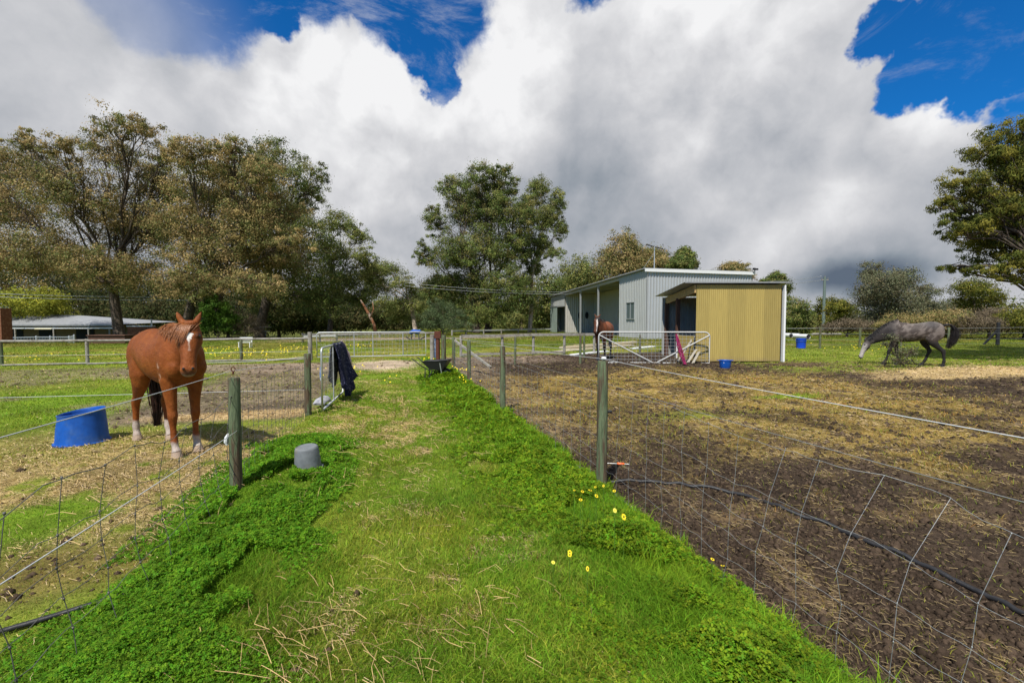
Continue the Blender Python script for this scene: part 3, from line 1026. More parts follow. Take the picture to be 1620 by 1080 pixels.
tree('gum_tree', 'tall broad dark green gum tree in the middle with several trunks', 'tree', 762, 45,
     [(722, 300, 30, 26), (762, 276, 30, 24), (800, 285, 22, 26), (690, 345, 20, 26), (742, 335, 40, 35), (790, 335, 32, 35), (672, 402, 16, 24), (715, 400, 36, 34), (765, 395, 45, 40), (812, 390, 24, 34),
      (740, 455, 50, 33), (800, 450, 42, 34), (698, 455, 30, 28), (770, 490, 45, 18), (830, 460, 25, 28), (828, 340, 24, 36), (835, 395, 22, 30), (775, 310, 34, 24)],
     'green', 165000, .155, .34, .3, 'gum trees in the middle', seed=6, twigs=14, clump=.13, hollow=.3, stems=2, pcl=80)
tree('gum_tree', 'lighter narrow gum tree with pale leaning trunk beside the tall middle tree', 'tree', 838, 46,
     [(852, 298, 20, 22), (880, 318, 16, 22), (862, 345, 26, 24), (888, 362, 12, 20), (855, 385, 24, 18), (878, 402, 18, 12), (832, 325, 14, 24), (842, 425, 18, 14)],
     'olive', 36000, .15, .20, .5, 'gum trees in the middle', bark='pale_bark', seed=7, twigs=14, clump=.15, hollow=.15, pcl=60)
tree('shrub', 'rounded blue-green shrub by the reddish gate post', 'shrub', 700, 38, [(700, 488, 24, 14), (722, 500, 22, 14), (684, 503, 20, 14), (706, 512, 30, 12), (690, 480, 14, 9), (735, 514, 14, 9), (674, 516, 16, 9)], 'teal', 16000, .10, .08, .15, seed=8, twigs=5)
tree('shrub', 'bright green leafy shrub directly behind the chestnut horse ears', 'shrub', 345, 30, [(340, 488, 24, 20), (355, 508, 24, 20), (328, 512, 18, 16)], 'bright', 9000, .14, .06, .15, seed=9, twigs=5)
tree('shrub', 'bare brownish bush right of the bright green shrub', 'shrub', 387, 31, [(387, 510, 28, 22), (372, 520, 16, 14), (403, 520, 14, 12)], 'twig', 9000, .11, .05, .15, seed=10, twigs=14, asp=.18)
tree('wattle_tree', 'yellow-green wattle behind the house roof', 'tree', 58, 47, [(40, 478, 44, 22), (78, 474, 28, 20), (60, 498, 44, 14), (8, 490, 32, 20)], 'wattle', 20000, .2, .12, .2, seed=11, twigs=5)

# one crown after another along the back of the property
gl = 'low trees behind the left group'
back = [
    (-30, 70, 'green', 'dark tree at the far left edge above the house', [(-30, 440, 60, 50), (10, 460, 40, 35)]),
    (110, 66, 'green', 'dark tree between the wattle and the first gum trunk', [(115, 460, 38, 30), (135, 490, 38, 26), (100, 425, 38, 25)]),
    (170, 68, 'olive', 'shadowy tree behind the first gum trunk', [(165, 470, 32, 30), (190, 500, 36, 20)]),
    (240, 64, 'olive', 'greyish bush behind the chestnut horse rump', [(235, 480, 34, 26), (260, 502, 34, 20), (215, 505, 26, 18)]),
    (305, 66, 'green', 'dark tree behind the chestnut horse head', [(300, 470, 36, 30), (320, 500, 32, 20)]),
    (360, 70, 'green', 'dark tree behind the bright green shrub', [(365, 462, 38, 32), (375, 498, 34, 22)]),
    (440, 62, 'green', 'dark leafy tree beside the trunk with the shelf boards', [(440, 480, 34, 28), (455, 508, 34, 16), (420, 510, 28, 16)]),
    (490, 66, 'green', 'dark tree above the wire pen fence', [(490, 490, 32, 24), (505, 512, 28, 14), (475, 512, 24, 14)]),
    (545, 72, 'olive', 'olive tree left of the orange broken trunk', [(545, 492, 30, 20), (560, 512, 26, 12), (530, 512, 22, 12)]),
    (612, 74, 'green', 'low green tree between the orange trunk and pale gum', [(612, 500, 26, 14), (625, 515, 22, 9), (596, 514, 20, 9)]),
    (662, 78, 'olive', 'olive tree behind the pale-trunked gum', [(660, 490, 22, 18), (672, 508, 22, 12)]),
    (688, 80, 'green', 'dark tree showing above the blue-green shrub', [(690, 468, 24, 20), (700, 495, 28, 18)]),
]
for i, (bpx, dp, pal, lab, bl) in enumerate(back):
    tree('gum_tree', lab, 'tree', bpx, dp, [(b[0], b[1] - 6, b[2] * 1.22, b[3] * 1.25) for b in bl], 'deep', 21000, .30, .22, .35, gl, seed=20 + i, twigs=4, clump=.2)
gm_ = 'trees behind the barn and middle gums'
back = [
    (760, 70, 'green', 'dark low tree between the trunks of the tall middle gum', [(755, 490, 34, 22), (780, 508, 30, 14), (735, 510, 26, 12)]),
    (825, 66, 'olive', 'olive tree right of the middle gum trunks', [(825, 480, 30, 26), (840, 505, 28, 16), (808, 508, 22, 14)]),
    (872, 62, 'green', 'dark olive tree just left of the barn', [(868, 462, 26, 28), (885, 492, 26, 26), (858, 500, 22, 20)]),
    (915, 64, 'olive', 'rounded olive tree above the low end of the barn roof', [(915, 430, 30, 24), (935, 445, 26, 20), (905, 460, 34, 22)]),
    (965, 62, 'brown', 'tall olive-brown tree behind the barn roof', [(962, 412, 24, 26), (985, 395, 20, 28), (1000, 400, 16, 28), (985, 425, 30, 20)]),
    (1025, 66, 'brown', 'brownish tree behind the antenna', [(1028, 410, 26, 18), (1042, 418, 22, 14)]),
    (1083, 60, 'green', 'small dark green tree poking above the barn roof', [(1082, 404, 15, 12), (1076, 416, 18, 12), (1090, 418, 12, 10)]),
    (1162, 75, 'brown', 'reddish tree crown barely above the right end of the barn roof', [(1160, 425, 20, 10), (1170, 436, 18, 10)]),
    (1226, 66, 'green', 'dark spiky tree right of the floodlight', [(1228, 442, 13, 12), (1212, 452, 12, 10), (1232, 460, 16, 16)]),
]
for i, (bpx, dp, pal, lab, bl) in enumerate(back):
    tree('gum_tree', lab, 'tree', bpx, dp, [(b[0], b[1] - (3 if b[1] > 450 else 0), b[2] * 1.1, b[3] * 1.1) for b in bl], pal, 17000, .27, .2, .4, gm_, seed=40 + i, twigs=6, clump=.2, hollow=.3)
gr_ = 'trees and bushes beyond the right paddock'
back = [
    (1262, 42, 'green', 'dense dark bush right beside the yellow shelter', [(1258, 490, 22, 22), (1275, 505, 20, 18), (1245, 505, 16, 20), (1262, 520, 24, 12)], 12000, .17),
    (1310, 58, 'acacia', 'low yellow-green bush at the foot of the power pole', [(1305, 482, 16, 14), (1296, 500, 18, 12), (1320, 505, 20, 14), (1310, 518, 26, 10)], 9000, .2),
    (1334, 52, 'acacia', 'rounded yellow-green tree right of the power pole', [(1328, 485, 20, 14), (1342, 495, 18, 14), (1334, 512, 24, 14)], 10000, .2),
    (1397, 36, 'grey', 'tall grey-green gum sapling cluster above the grey horse', [(1378, 428, 16, 20), (1400, 450, 32, 24), (1430, 440, 22, 22), (1380, 470, 30, 24), (1425, 475, 34, 24), (1390, 505, 38, 20)], 32000, .13),
    (1468, 40, 'grey', 'thin twiggy grey tree right of the tall sapling cluster', [(1468, 462, 18, 14), (1455, 485, 24, 20), (1485, 490, 24, 18)], 12000, .13),
    (1545, 48, 'acacia', 'broad layered tree with yellow-green top below the big right tree', [(1535, 455, 28, 18), (1555, 462, 28, 16), (1575, 472, 16, 10), (1545, 484, 38, 16), (1520, 478, 20, 12)], 17000, .18),
    (1500, 32, 'brown', 'olive brown scrub behind the grey horse rump', [(1480, 505, 30, 14), (1515, 505, 30, 16), (1500, 520, 36, 12)], 14000, .11),
    (1565, 31, 'twig', 'twiggy brown scrub behind the black braced post', [(1550, 510, 32, 15), (1585, 512, 32, 14), (1570, 498, 30, 12)], 14000, .10),
    (1620, 30, 'acacia', 'olive scrub at the right edge of the paddock', [(1610, 500, 28, 16), (1645, 500, 34, 20), (1625, 515, 34, 14)], 13000, .11),
    (1340, 33, 'twig', 'low brown scrub behind the grey horse head', [(1345, 512, 26, 10), (1375, 516, 24, 9), (1315, 518, 20, 8)], 8000, .10),
    (1435, 31, 'brown', 'low mixed scrub directly behind the grey horse back', [(1430, 508, 32, 14), (1460, 515, 28, 12), (1405, 516, 24, 10)], 12000, .11),
    (1700, 40, 'green', 'dark trees outside the paddock at the far right', [(1680, 480, 50, 28), (1740, 470, 60, 36)], 12000, .16),
]
for i, (bpx, dp, pal, lab, bl, nl, ls) in enumerate(back):
    tree('bush' if 'scrub' in lab or 'bush' in lab else 'tree', lab, 'bush' if 'scrub' in lab or 'bush' in lab else 'tree', bpx, dp, bl, pal, nl, ls, .10, .3, gr_, seed=60 + i, twigs=9, clump=.22, hollow=.25)

tree('acacia_tree', 'large olive-green feathery tree overhanging the right side of the paddock', 'tree', 1735, 17,
     [(1600, 212, 42, 28), (1560, 245, 36, 28), (1615, 270, 50, 42), (1535, 295, 38, 28), (1500, 322, 28, 18), (1570, 330, 50, 34), (1525, 355, 40, 24), (1620, 350, 50, 40), (1570, 385, 50, 26), (1620, 415, 42, 24),
      (1525, 422, 34, 10), (1570, 432, 30, 10), (1690, 250, 70, 70), (1700, 370, 80, 70), (1780, 300, 90, 110)],
     'acacia', 190000, .115, .28, .3, seed=80, twigs=20, clump=.12, hollow=.3, droop=.6, asp=.24, dspread=.35, pcl=90)
# the far tree line closes the horizon
R = np.random.default_rng(5)
bl = []
for i in range(210):
    a = math.radians(-8 + 196 * i / 209)
    rr = 150 + 40 * R.random()
    hh = (2.2 + 2.0 * R.random())
    bl.append(((rr * math.cos(a), rr * math.sin(a), .4 + hh * .8), 6 + 4 * R.random(), 4, hh))
V, Fc, C, _ = crown_mesh(bl, 60000, .75, 'olive', R, .2, .25, 20, .6, .3)
me = np_mesh('distant_wood', V, Fc, 4, {'col': C})
tag(link_mesh('distant_wood', me, M['leaf'], smooth=False), 'distant low wood along the horizon', 'wood', kind='stuff')

# leafy sapling in front of the grey horse
s0 = G(1428, 581)
dp = s0.y
tree('sapling', 'small leafy sapling growing in front of the grey horse', 'sapling', 1428, dp,
     [(1410, 535, 12, 9, 0), (1425, 556, 16, 12, 0), (1440, 570, 16, 9, 0), (1412, 568, 12, 10, 0), (1400, 545, 8, 7, 0), (1447, 553, 8, 8, 0)], 'grey', 1500, .06, .012, .2, seed=90, twigs=10, clump=.3, hollow=.1, pcl=10)

# ------------------------------------------------------------------ sheds
def steel(name, c, var=.1, metal=.15, rough=.5, streak=.35):
    m = mat(name, c, rough, .4, metal, var=var, vscale=2.2, stretch=(1, 1, .25), color2=tuple(k * (1 - streak) for k in c), c2lo=.5, c2hi=.8)
    return m


M['pale_steel'] = steel('pale_green_grey_sheet', (0.38, 0.39, 0.375), .05, streak=.15)
M['white_steel'] = steel('zincalume_sheet', (0.42, 0.435, 0.45), .05, .25, .42, .10)
M['grey_steel'] = steel('dusty_sun_lifted_sheet', (0.46, 0.44, 0.40), .08, streak=.2)  # lighter grey: sun reaching the open bay is put into the colour
M['green_steel'] = steel('grey_green_door_sheet', (0.25, 0.31, 0.27), .06)
M['roof_steel'] = steel('roof_sheet', (0.33, 0.34, 0.35), .1, .3)
M['inside_steel'] = steel('shelter_back_sheet', (0.30, 0.31, 0.30), .1, 0)
M['pine'] = mat('pine_beam', (0.48, 0.33, 0.14), .7, .2, color2=(0.36, 0.25, 0.11), var=.2, vscale=4, bump=.1)
M['dark_post'] = mat('dark_red_timber', (0.10, 0.055, 0.04), .85, .1, var=.3, vscale=5, bump=.3)
M['glass'] = mat('window_glass', (0.10, 0.13, 0.13), .12, .6, 0, var=.05)
M['brick'] = mat('red_brick', (0.20, 0.085, 0.05), .9, .1, color2=(0.28, 0.15, 0.09), var=.35, vscale=7)

ym = bpy.data.materials.new('yellow_corrugated_sheet'); ym.use_nodes = True
g = NG(ym.node_tree); b = ym.node_tree.nodes['Principled BSDF']
tc = g.n('ShaderNodeTexCoord'); vec = tc.outputs['Object']
sp = g.n('ShaderNodeSeparateXYZ'); g.put(sp.inputs[0], vec)
# separate sheets side by side, each faded a little differently
idx = g.math('FLOOR', g.math('DIVIDE', g.math('ADD', sp.outputs[0], 10.0), .70))
wn = g.n('ShaderNodeTexWhiteNoise', noise_dimensions='1D'); g.put(wn.inputs['W'], idx)
ft = g.ramp(wn.outputs['Value'], 0, 1, .88, 1.14, False)
st = g.ramp(g.noise(g.vmath('MULTIPLY', vec, (5, 5, .5)), 3, 4, .6), .3, .7, .9, 1.08, False)
k = g.math('MULTIPLY', ft, st)
cmb = g.n('ShaderNodeCombineXYZ')
for i in range(3): g.put(cmb.inputs[i], k)
bc = g.mix(1.0, (0.35, 0.265, 0.075), cmb.outputs[0], 'MULTIPLY')
dirt = g.math('MULTIPLY', g.ramp(g.math('ADD', sp.outputs[2], g.math('MULTIPLY', g.noise(vec, 4, 4, .6), .35)), .12, .42, 1, 0), .45)
bc = g.mix(dirt, bc, (0.22, 0.16, 0.10))
g.put(b.inputs['Base Color'], bc); b.inputs['Roughness'].default_value = .55
M['yellow'] = ym


def sheet(mb, a, b2, z0, za, zb, pitch=.076, depth=.016, nsub=6, mode='sine', out=None):
    """corrugated wall from a to b2 (x,y) with bottom z0 and tops za, zb"""
    a = Vector((a[0], a[1], 0)); b2 = Vector((b2[0], b2[1], 0))
    d = b2 - a; L = d.length; d.normalize()
    nrm = Vector((d.y, -d.x, 0))
    n = max(2, int(L / pitch * nsub))
    vs = []
    for i in range(n + 1):
        s = L * i / n
        ph = (s / pitch) % 1.0
        if mode == 'sine': o = math.sin(2 * PI * ph) * depth / 2
        else: o = depth if ph < .18 else (0 if .30 < ph < .88 else depth * (1 - (ph - .18) / .12 if ph < .5 else (ph - .88) / .12))
        p = a + d * s + nrm * o
        t = s / L
        vs.append((p.x, p.y, z0)); vs.append((p.x, p.y, za * (1 - t) + zb * t))
    fs = [(2 * i, 2 * i + 2, 2 * i + 3, 2 * i + 1) for i in range(n)]
    return mb.add(vs, fs)


# horse shelter, local frame: x across the lane, y along it, origin front left corner
fl = G(1100, 572); fr = G(1240, 572.5)
SR = math.radians(14.78)
W_ = (fr - fl).length; a_ = math.atan2(fr.y - fl.y, fr.x - fl.x)
shelter = thing('horse_shelter', 'open-sided horse shelter with yellow corrugated front wall and skillion roof', 'shelter', (fl.x, fl.y, 0), a_)
SD = 3.2; HF = 2.98; HB = 2.66
mb = MB(); sheet(mb, (0, 0), (W_ - .16, 0), .02, HF - .05, HF - .05)
mb.build('front_wall', M['yellow'], shelter, sharp=None)
mb = MB(); mb.bar((W_ - .07, -.02, 0), (W_ - .07, -.02, HF - .06), .15, .05, (1, 0, 0)); mb.bar((W_ - .01, .06, 0), (W_ - .01, .06, HF - .06), .03, .14, (1, 0, 0))
mb.build('corner_flashing', M['white'], shelter)
mb = MB(); sheet(mb, (W_ - .02, .02), (W_ - .02, SD), .02, HF - .06, HB - .05); mb.build('side_wall', M['yellow'], shelter, sharp=None)
mb = MB(); sheet(mb, (-.2, SD), (W_ - .03, SD), .02, HB - .05, HB - .05); mb.build('back_wall', M['inside_steel'], shelter, sharp=None)
rs = lambda y: HF + (HB - HF) * (y / SD)
mb = MB()
n = 60; vs = []; e0 = -.5
for i in range(n * 2 + 1):
    x = e0 + (W_ + .16 - e0) * i / (n * 2); o = .012 * (i % 2)
    for yy in (-.12, SD + .2): vs.append((x, yy, rs(yy) + .03 + o))
for i in range(n * 2 + 1):
    x = e0 + (W_ + .16 - e0) * i / (n * 2); o = .012 * (i % 2)
    for yy in (-.12, SD + .2): vs.append((x, yy, rs(yy) + .024 + o))
q = (n * 2 + 1) * 2
fs = [(2 * i, 2 * i + 2, 2 * i + 3, 2 * i + 1) for i in range(n * 2)] + [(q + 2 * i, q + 2 * i + 1, q + 2 * i + 3, q + 2 * i + 2) for i in range(n * 2)]
fs += [(2 * i, q + 2 * i, q + 2 * i + 2, 2 * i + 2) for i in range(n * 2)]
mb.add(vs, fs); mb.bar((e0, -.13, rs(-.12) + .02), (W_ + .16, -.13, rs(-.12) + .02), .02, .045)
mb.build('roof', M['roof_steel'], shelter, sharp=30)
mb = MB(); mb.bar((-.04, .02, HF - .2), (-.04, SD * .52, rs(SD * .52) - .2), .05, .30); mb.bar((-.045, SD * .52 + .004, rs(SD * .52) - .2), (-.045, SD, HB - .2), .05, .30)
mb.build('roof_beam', M['pine'], shelter)
for i, yy in enumerate((SD - .08, SD * .55)):
    mb = MB(); mb.bar((-.03 - .0 * i, yy, 0), (-.03, yy, rs(yy) - .30), .15, .15, (1, 0, 0)); mb.build('timber_post', M['dark_post'], shelter)
for i in range(4):
    x = .5 + i * (W_ - .6) / 3
    mb = MB(); mb.bar((x, .06, HF - .12), (x, SD - .03, HB - .1), .05, .12); mb.build('rafter', M['pine'], shelter)
mb = MB(); sheet(mb, (-.06, SD * .52), (-.06, 0.03), .02, .98, .98); mb.build('kick_panel', M['yellow'], shelter, sharp=None)
mb = MB(); mb.bar((-.08, SD * .53, 0), (-.08, SD * .53, 1.0), .06, .06, (1, 0, 0)); mb.build('panel_stud', M['white'], shelter)

# barn, local frame: x to the right, y along the lane away from us, origin near left corner
c0 = P(1022, 500, 30.0)
bz = gz(c0.x, c0.y)
barn = thing('barn', 'large pale corrugated steel barn with open bays and long skillion roof', 'barn', (c0.x, c0.y, bz), LA)
BW = 8.3; BL = 18.5; HN = 4.62 ; HE = 3.75       # near height and far height
bh = lambda y: HN + (HE - HN) * y / BL
BEN = 3.6; BFA = 14.6
mb = MB(); sheet(mb, (0, 0), (BW, 0), .02, HN - .08, HN - .08, .22, .045, 14, 'deck'); mb.build('near_wall', M['white_steel'], barn, sharp=None)
mb = MB(); sheet(mb, (0, BEN), (0, 0), .02, bh(BEN) - .08, HN - .08, .22, .045, 14, 'deck'); mb.build('side_wall', M['pale_steel'], barn, sharp=None)
mb = MB(); sheet(mb, (3.2, BEN), (.03, BEN), .02, bh(BEN) - .1, bh(BEN) - .1, .22, .045, 14, 'deck'); mb.build('bay_wall', M['grey_steel'], barn, sharp=None)
mb = MB(); sheet(mb, (3.2, BFA), (3.2, BEN), .02, bh(BFA) - .1, bh(BEN) - .1, .22, .045, 14, 'deck'); mb.build('bay_wall', M['grey_steel'], barn, sharp=None)
mb = MB(); sheet(mb, (0.03, BFA), (3.2, BFA), .02, bh(BFA) - .1, bh(BFA) - .1, .22, .045, 14, 'deck'); mb.build('bay_wall', M['grey_steel'], barn, sharp=None)
mb = MB(); sheet(mb, (0, BL), (0, BFA), 2.6, HE - .08, bh(BFA) - .08, .19, .02, 14, 'deck'); mb.build('side_wall', M['pale_steel'], barn, sharp=None)
dr = MB(); sheet(dr, (-.06, BL), (-.06, BFA + 1.9), .04, 2.65, 2.65, .30, .012, 14, 'deck'); d_ = dr.build('sliding_door', M['green_steel'], barn, sharp=None)
mb = MB(); mb.bar((-.09, BFA + .1, 2.68), (-.09, BL, 2.68), .05, .08); mb.build('door_track', M['galv'], barn)
mb = MB(); mb.bar((-.1, BFA + 2.0, 1.0), (-.1, BFA + 2.0, 1.35), .03, .03, (1, 0, 0)); mb.build('handle', M['galv'], d_)
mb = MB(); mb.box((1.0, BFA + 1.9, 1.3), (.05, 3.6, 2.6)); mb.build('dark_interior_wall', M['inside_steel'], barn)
mb = MB(); sheet(mb, (BW, 0), (BW, BL), .02, HN - .08, HE - .08, .22, .045, 14, 'deck'); sheet(mb, (BW, BL), (0, BL), .02, HE - .08, HE - .08, .22, .045, 14, 'deck'); mb.build('rear_wall', M['pale_steel'], barn, sharp=None)
# roof with ribs and a front gutter
mb = MB(); nx = 2
mb.add([(-.25, -.12, HN + .02), (BW + .15, -.12, HN + .02), (BW + .15, BL + .2, HE + .02), (-.25, BL + .2, HE + .02), (-.25, -.12, HN - .05), (BW + .15, -.12, HN - .05), (BW + .15, BL + .2, HE - .05), (-.25, BL + .2, HE - .05)],
       [(0, 1, 2, 3), (7, 6, 5, 4), (0, 4, 5, 1), (1, 5, 6, 2), (2, 6, 7, 3), (3, 7, 4, 0)])
mb.build('roof', M['roof_steel'], barn)
mb = MB(); mb.bar((-.2, -.15, HN - .12), (BW + .1, -.15, HN - .12), .05, .20); mb.build('gutter', M['white'], barn)
for yy in (7.2, 10.8):
    mb = MB(); mb.bar((.0, yy, 0), (.0, yy, bh(yy) - .2), .12, .12, (1, 0, 0)); mb.build('steel_column', M['galv'], barn)
mb = MB(); mb.bar((.02, BEN, bh(BEN) - .2), (.02, BFA, bh(BFA) - .2), .08, .22); mb.build('eave_beam', M['grey_steel'], barn)
for yy in (5.4, 9.0, 12.6):
    mb = MB(); mb.bar((.05, yy, bh(yy) - .2), (3.1, yy, bh(yy) - .2), .06, .15); mb.build('purlin', M['grey_steel'], barn)
mb = MB(); wy = 1.95; ww = 1.05; wz0 = 1.35; wz1 = 2.45
for (y0, y1, z0, z1) in ((wy - ww / 2 - .05, wy + ww / 2 + .05, wz0 - .06, wz0), (wy - ww / 2 - .05, wy + ww / 2 + .05, wz1, wz1 + .05)):
    mb.box((-.055, (y0 + y1) / 2, (z0 + z1) / 2), (.07, y1 - y0, z1 - z0))
for y0 in (wy - ww / 2 - .025, wy, wy + ww / 2 + .025): mb.box((-.05, y0, (wz0 + wz1) / 2), (.06, .045, wz1 - wz0))
wf = mb.build('window', M['galv'], barn)
mb = MB(); mb.box((-.04, wy, (wz0 + wz1) / 2), (.012, ww, wz1 - wz0)); mb.build('pane', M['glass'], wf)
# black slab: shade of a recess behind the open bay, put in as colour
mb = MB(); mb.box((3.12, 5.0, 1.25), (.06, 2.2, 2.5)); mb.build('recess_shade_slab', M['black'], barn)
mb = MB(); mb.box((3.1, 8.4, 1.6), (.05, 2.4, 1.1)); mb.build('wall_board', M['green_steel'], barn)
# harness pads hung on the far wall of the open bay
for lx, lb in ((1.5, 'black harness pad hanging on the far wall of the open barn bay, the left one'), (2.25, 'black harness pad hanging on the barn bay wall just left of the bay horse ears')):
    pw = Matrix.Rotation(LA, 3, 'Z') @ Vector((lx, BFA - .10, 1.75)) + Vector((c0.x, c0.y, bz))
    mb = MB(); mb.lathe([(.0, .0), (.16, 0.0), (.20, .02), (.20, .05), (.12, .09), (0, .10)], 14)
    o = mb.build('harness_pad', M['black'])
    o.location = pw; o.rotation_euler = (PI / 2, 0, LA); o.scale = (.8, 1.7, 1)
    tag(o, lb, 'harness pad', 'harness pads hung on the barn wall')
# antenna and floodlight on the roof
pa = P(1035, 426, 31.5)
an = thing('tv_antenna', 'television antenna on a mast above the barn roof', 'antenna', (pa.x, pa.y, pa.z - .15))
mb = MB(); mb.tube([(0, 0, 0), (0, 0, 1.75)], .034, 6); mb.build('mast', M['galv'], an)
mb = MB(); mb.tube([(-.6, 0, 1.84), (.62, .1, 1.55)], .032, 5)
for k in range(8):
    t = k / 7; c = Vector((-.55, 0, 1.82)).lerp(Vector((.6, .1, 1.55)), t)
    mb.tube([c + Vector((-.03, -.28 + .1 * t, 0)), c + Vector((.03, .28 - .1 * t, 0))], .02, 4)
mb.build('antenna_array', M['black'], an)
mb = MB(); mb.tube([(0, 0, 1.3), (-.8, .3, .05)], .01, 4); mb.build('guy_wire', M['galv'], an)
pf = P(1194, 429, 31.9)
flt = thing('floodlight', 'small black floodlight on the right end of the barn roof', 'floodlight', (pf.x, pf.y, pf.z - .12))
mb = MB(); mb.box((0, 0, .12), (.06, .06, .24)); mb.build('bracket', M['galv'], flt)
mb = MB(); mb.box((-.08, -.06, .27), (.16, .12, .14)); mb.box((.12, -.06, .25), (.14, .12, .12)); mb.build('lamp_head', M['black'], flt)

# power pole with wires
pp = P(1303, 500, 55.0); pz = gz(pp.x, 55)
pole = thing('power_pole', 'slim green-grey power pole behind the right paddock', 'power pole', (pp.x, 55, pz))
ztop = P(1303, 438, 55).z - pz
mb = MB(); mb.tube([(0, 0, 0), (0, 0, ztop)], [.19, .14], 10); mb.build('pole', mat('pole_paint', (0.13, 0.17, 0.15), .7, .2), pole)
mb = MB(); mb.bar((-.42, 0, ztop - .35), (.42, 0, ztop - .35), .1, .1); mb.build('crossarm', M['grey_wood'], pole)
for x in (-.36, 0, .36):
    mb = MB(); mb.tube([(x, 0, ztop - (.3 if x else 0)), (x, 0, ztop + (-.08 if x else .2))], .06, 8); mb.build('insulator', M['grey_pl'], pole)


def wire(name, lab, a, b2, sag, r=.02, m=None, n=14):
    mb = MB(); pts = []
    for i in range(n + 1):
        t = i / n
        p = Vector(a).lerp(Vector(b2), t); p.z -= sag * 4 * t * (1 - t)
        pts.append(p)
    mb.tube(pts, r, 4)
    return tag(mb.build(name, m or M['galv'], sharp=None), lab, 'power line', 'overhead power lines')


for i, (y1, y2) in enumerate(((437, 448), (443, 454))):
    wire('power_line', ['upper power line running left from the slim pole', 'lower power line running left from the slim pole'][i], P(1300, y1, 55), P(1180, y2 - 4, 70), .3)
for i, dy in enumerate((0, 5)):
    wire('power_line', ['upper pale overhead wire crossing the middle gum trees', 'lower pale overhead wire crossing the middle gum trees'][i], P(640, 447 + dy, 39.5), P(905, 462 + dy * .6, 42), .2, .012)
    wire('power_line', ['upper overhead wire between the left gum trees above the house', 'lower overhead wire between the left gum trees above the house'][i], P(-40, 463 + dy, 36), P(300, 470 + dy, 36), .1, .018)

# ------------------------------------------------------------------ the house at the left
hz = gz(P(0, 520, 44).x, 44) - .05
house = thing('house', 'low brick house with long pale roof and verandah at the far left', 'house', (P(0, 520, 44).x, 44, hz), 0)
S44 = 44 / FOC
mb = MB(); X0 = -9; X1 = 12.0
# gently pitched roof
mb.add([(X0, -1.0, 2.35), (X1, -1.0, 2.35), (X1, 7, 2.6), (X0, 7, 2.6), (X0, 2.2, 3.7), (5.5, 2.4, 3.25), (X1 - .5, 2.6, 2.62),
        (X0, -1.0, 2.22), (X1, -1.0, 2.22)],
       [(0, 1, 6, 5, 4), (4, 5, 6, 2, 3), (0, 7, 8, 1), (1, 2, 6)])
mb.build('roof', mat('pale_roof_sheet', (0.27, 0.28, 0.29), .5, .4, .1, var=.15, vscale=1.5), house, sharp=30)
mb = MB(); mb.box((1.5, 1.5, 1.2), (21, .3, 2.35)); mb.build('wall', mat('tan_brick_wall', (0.21, 0.15, 0.09), .9, .1, var=.2), house)
for x, w2 in ((-.2, 2.0), (3.2, 1.6), (7.0, 1.8)):
    mb = MB(); mb.box((x, 1.32, 1.35), (w2, .06, 1.0)); wn_ = mb.build('window', M['black'], house)
    mb = MB(); mb.box((x, 1.28, .82), (w2 + .1, .05, .07)); mb.build('sill', M['white'], wn_)
for x in (2.35, 6.0, 9.3, 11.3):
    mb = MB(); mb.bar((x, -.8, 0), (x, -.8, 2.25), .12, .12, (1, 0, 0)); mb.build('verandah_post', M['grey_wood'], house)
mb = MB(); mb.bar((X0, -.85, 2.02), (X1, -.85, 2.02), .06, .12); mb.build('verandah_beam', M['white'], house)
mb = MB(); mb.box((5.1, -.9, 1.95), (1.6, .05, .10)); mb.build('tube_lamp', mat('cream_panel', (0.7, 0.64, 0.42), .5, .3), house)
mb = MB(); mb.box((-.1, .9, 4.05), (1.3, 1.0, .55)); mb.box((-.1, .9, 4.36), (1.5, 1.15, .08)); mb.build('rooftop_cooler', M['white_steel'], house)
pl = thing('brick_pillar', 'square red-brown brick pillar at the left edge behind the rail fence', 'pillar', (P(3, 520, 27).x, 27, gz(-30, 27)))
mb = MB()
for k in range(22): mb.box((0, 0, .06 + k * .095), (.60, .60, .082))
mb.box((0, 0, 1.06), (.575, .575, 2.1)); mb.build('brickwork', M['brick'], pl)
bw = thing('brick_wall', 'low brown brick wall behind the chestnut horse back', 'wall', (P(225, 520, 36).x, 36, .0))
mb = MB()
for k in range(10): mb.box((0, 0, .06 + k * .11), (2.1, .3, .098))
mb.box((0, 0, .25), (2.08, .28, 1.7)); mb.build('brickwork', M['brick'], bw)
mb = MB(); mb.box((-.1, 0, 1.16), (2.0, .36, .08)); mb.tube([(.75, 0, 1.1), (.75, 0, 1.7)], .05, 8); mb.build('coping', M['white'], bw)

# parked white wagon
cp = P(176, 540, 55)
car = thing('parked_car', 'white wagon parked beside the house behind the gum trunk', 'car', (cp.x, 55, gz(cp.x, 55)), math.radians(131))
car.scale = (.85, .85, .85)
prof = [(-2.2, .35), (-2.25, .8), (-2.15, 1.05), (-1.95, 1.55), (-1.7, 1.68), (.3, 1.66), (1.0, 1.12), (2.0, .98), (2.2, .75), (2.2, .35)]
mb = MB(); vs = []
for s, ins in ((-.85, 0), (.85, 0)):
    for x, z in prof: vs.append((x, s * (1 if z < 1.1 else .86), z))
n = len(prof); mb.add(vs, [tuple(range(n)), tuple(range(2 * n - 1, n - 1, -1))] + [(i, i + n, (i + 1) % n + n, (i + 1) % n) for i in range(n)])
mb.build('body', mat('white_car_paint', (0.62, 0.63, 0.64), .25, .5, 0, var=.02), car, sharp=30)
mb = MB(); mb.add([(-2.10, -.62, 1.15), (-2.10, .62, 1.15), (-1.965, .56, 1.52), (-1.965, -.56, 1.52)], [(0, 1, 2, 3)])
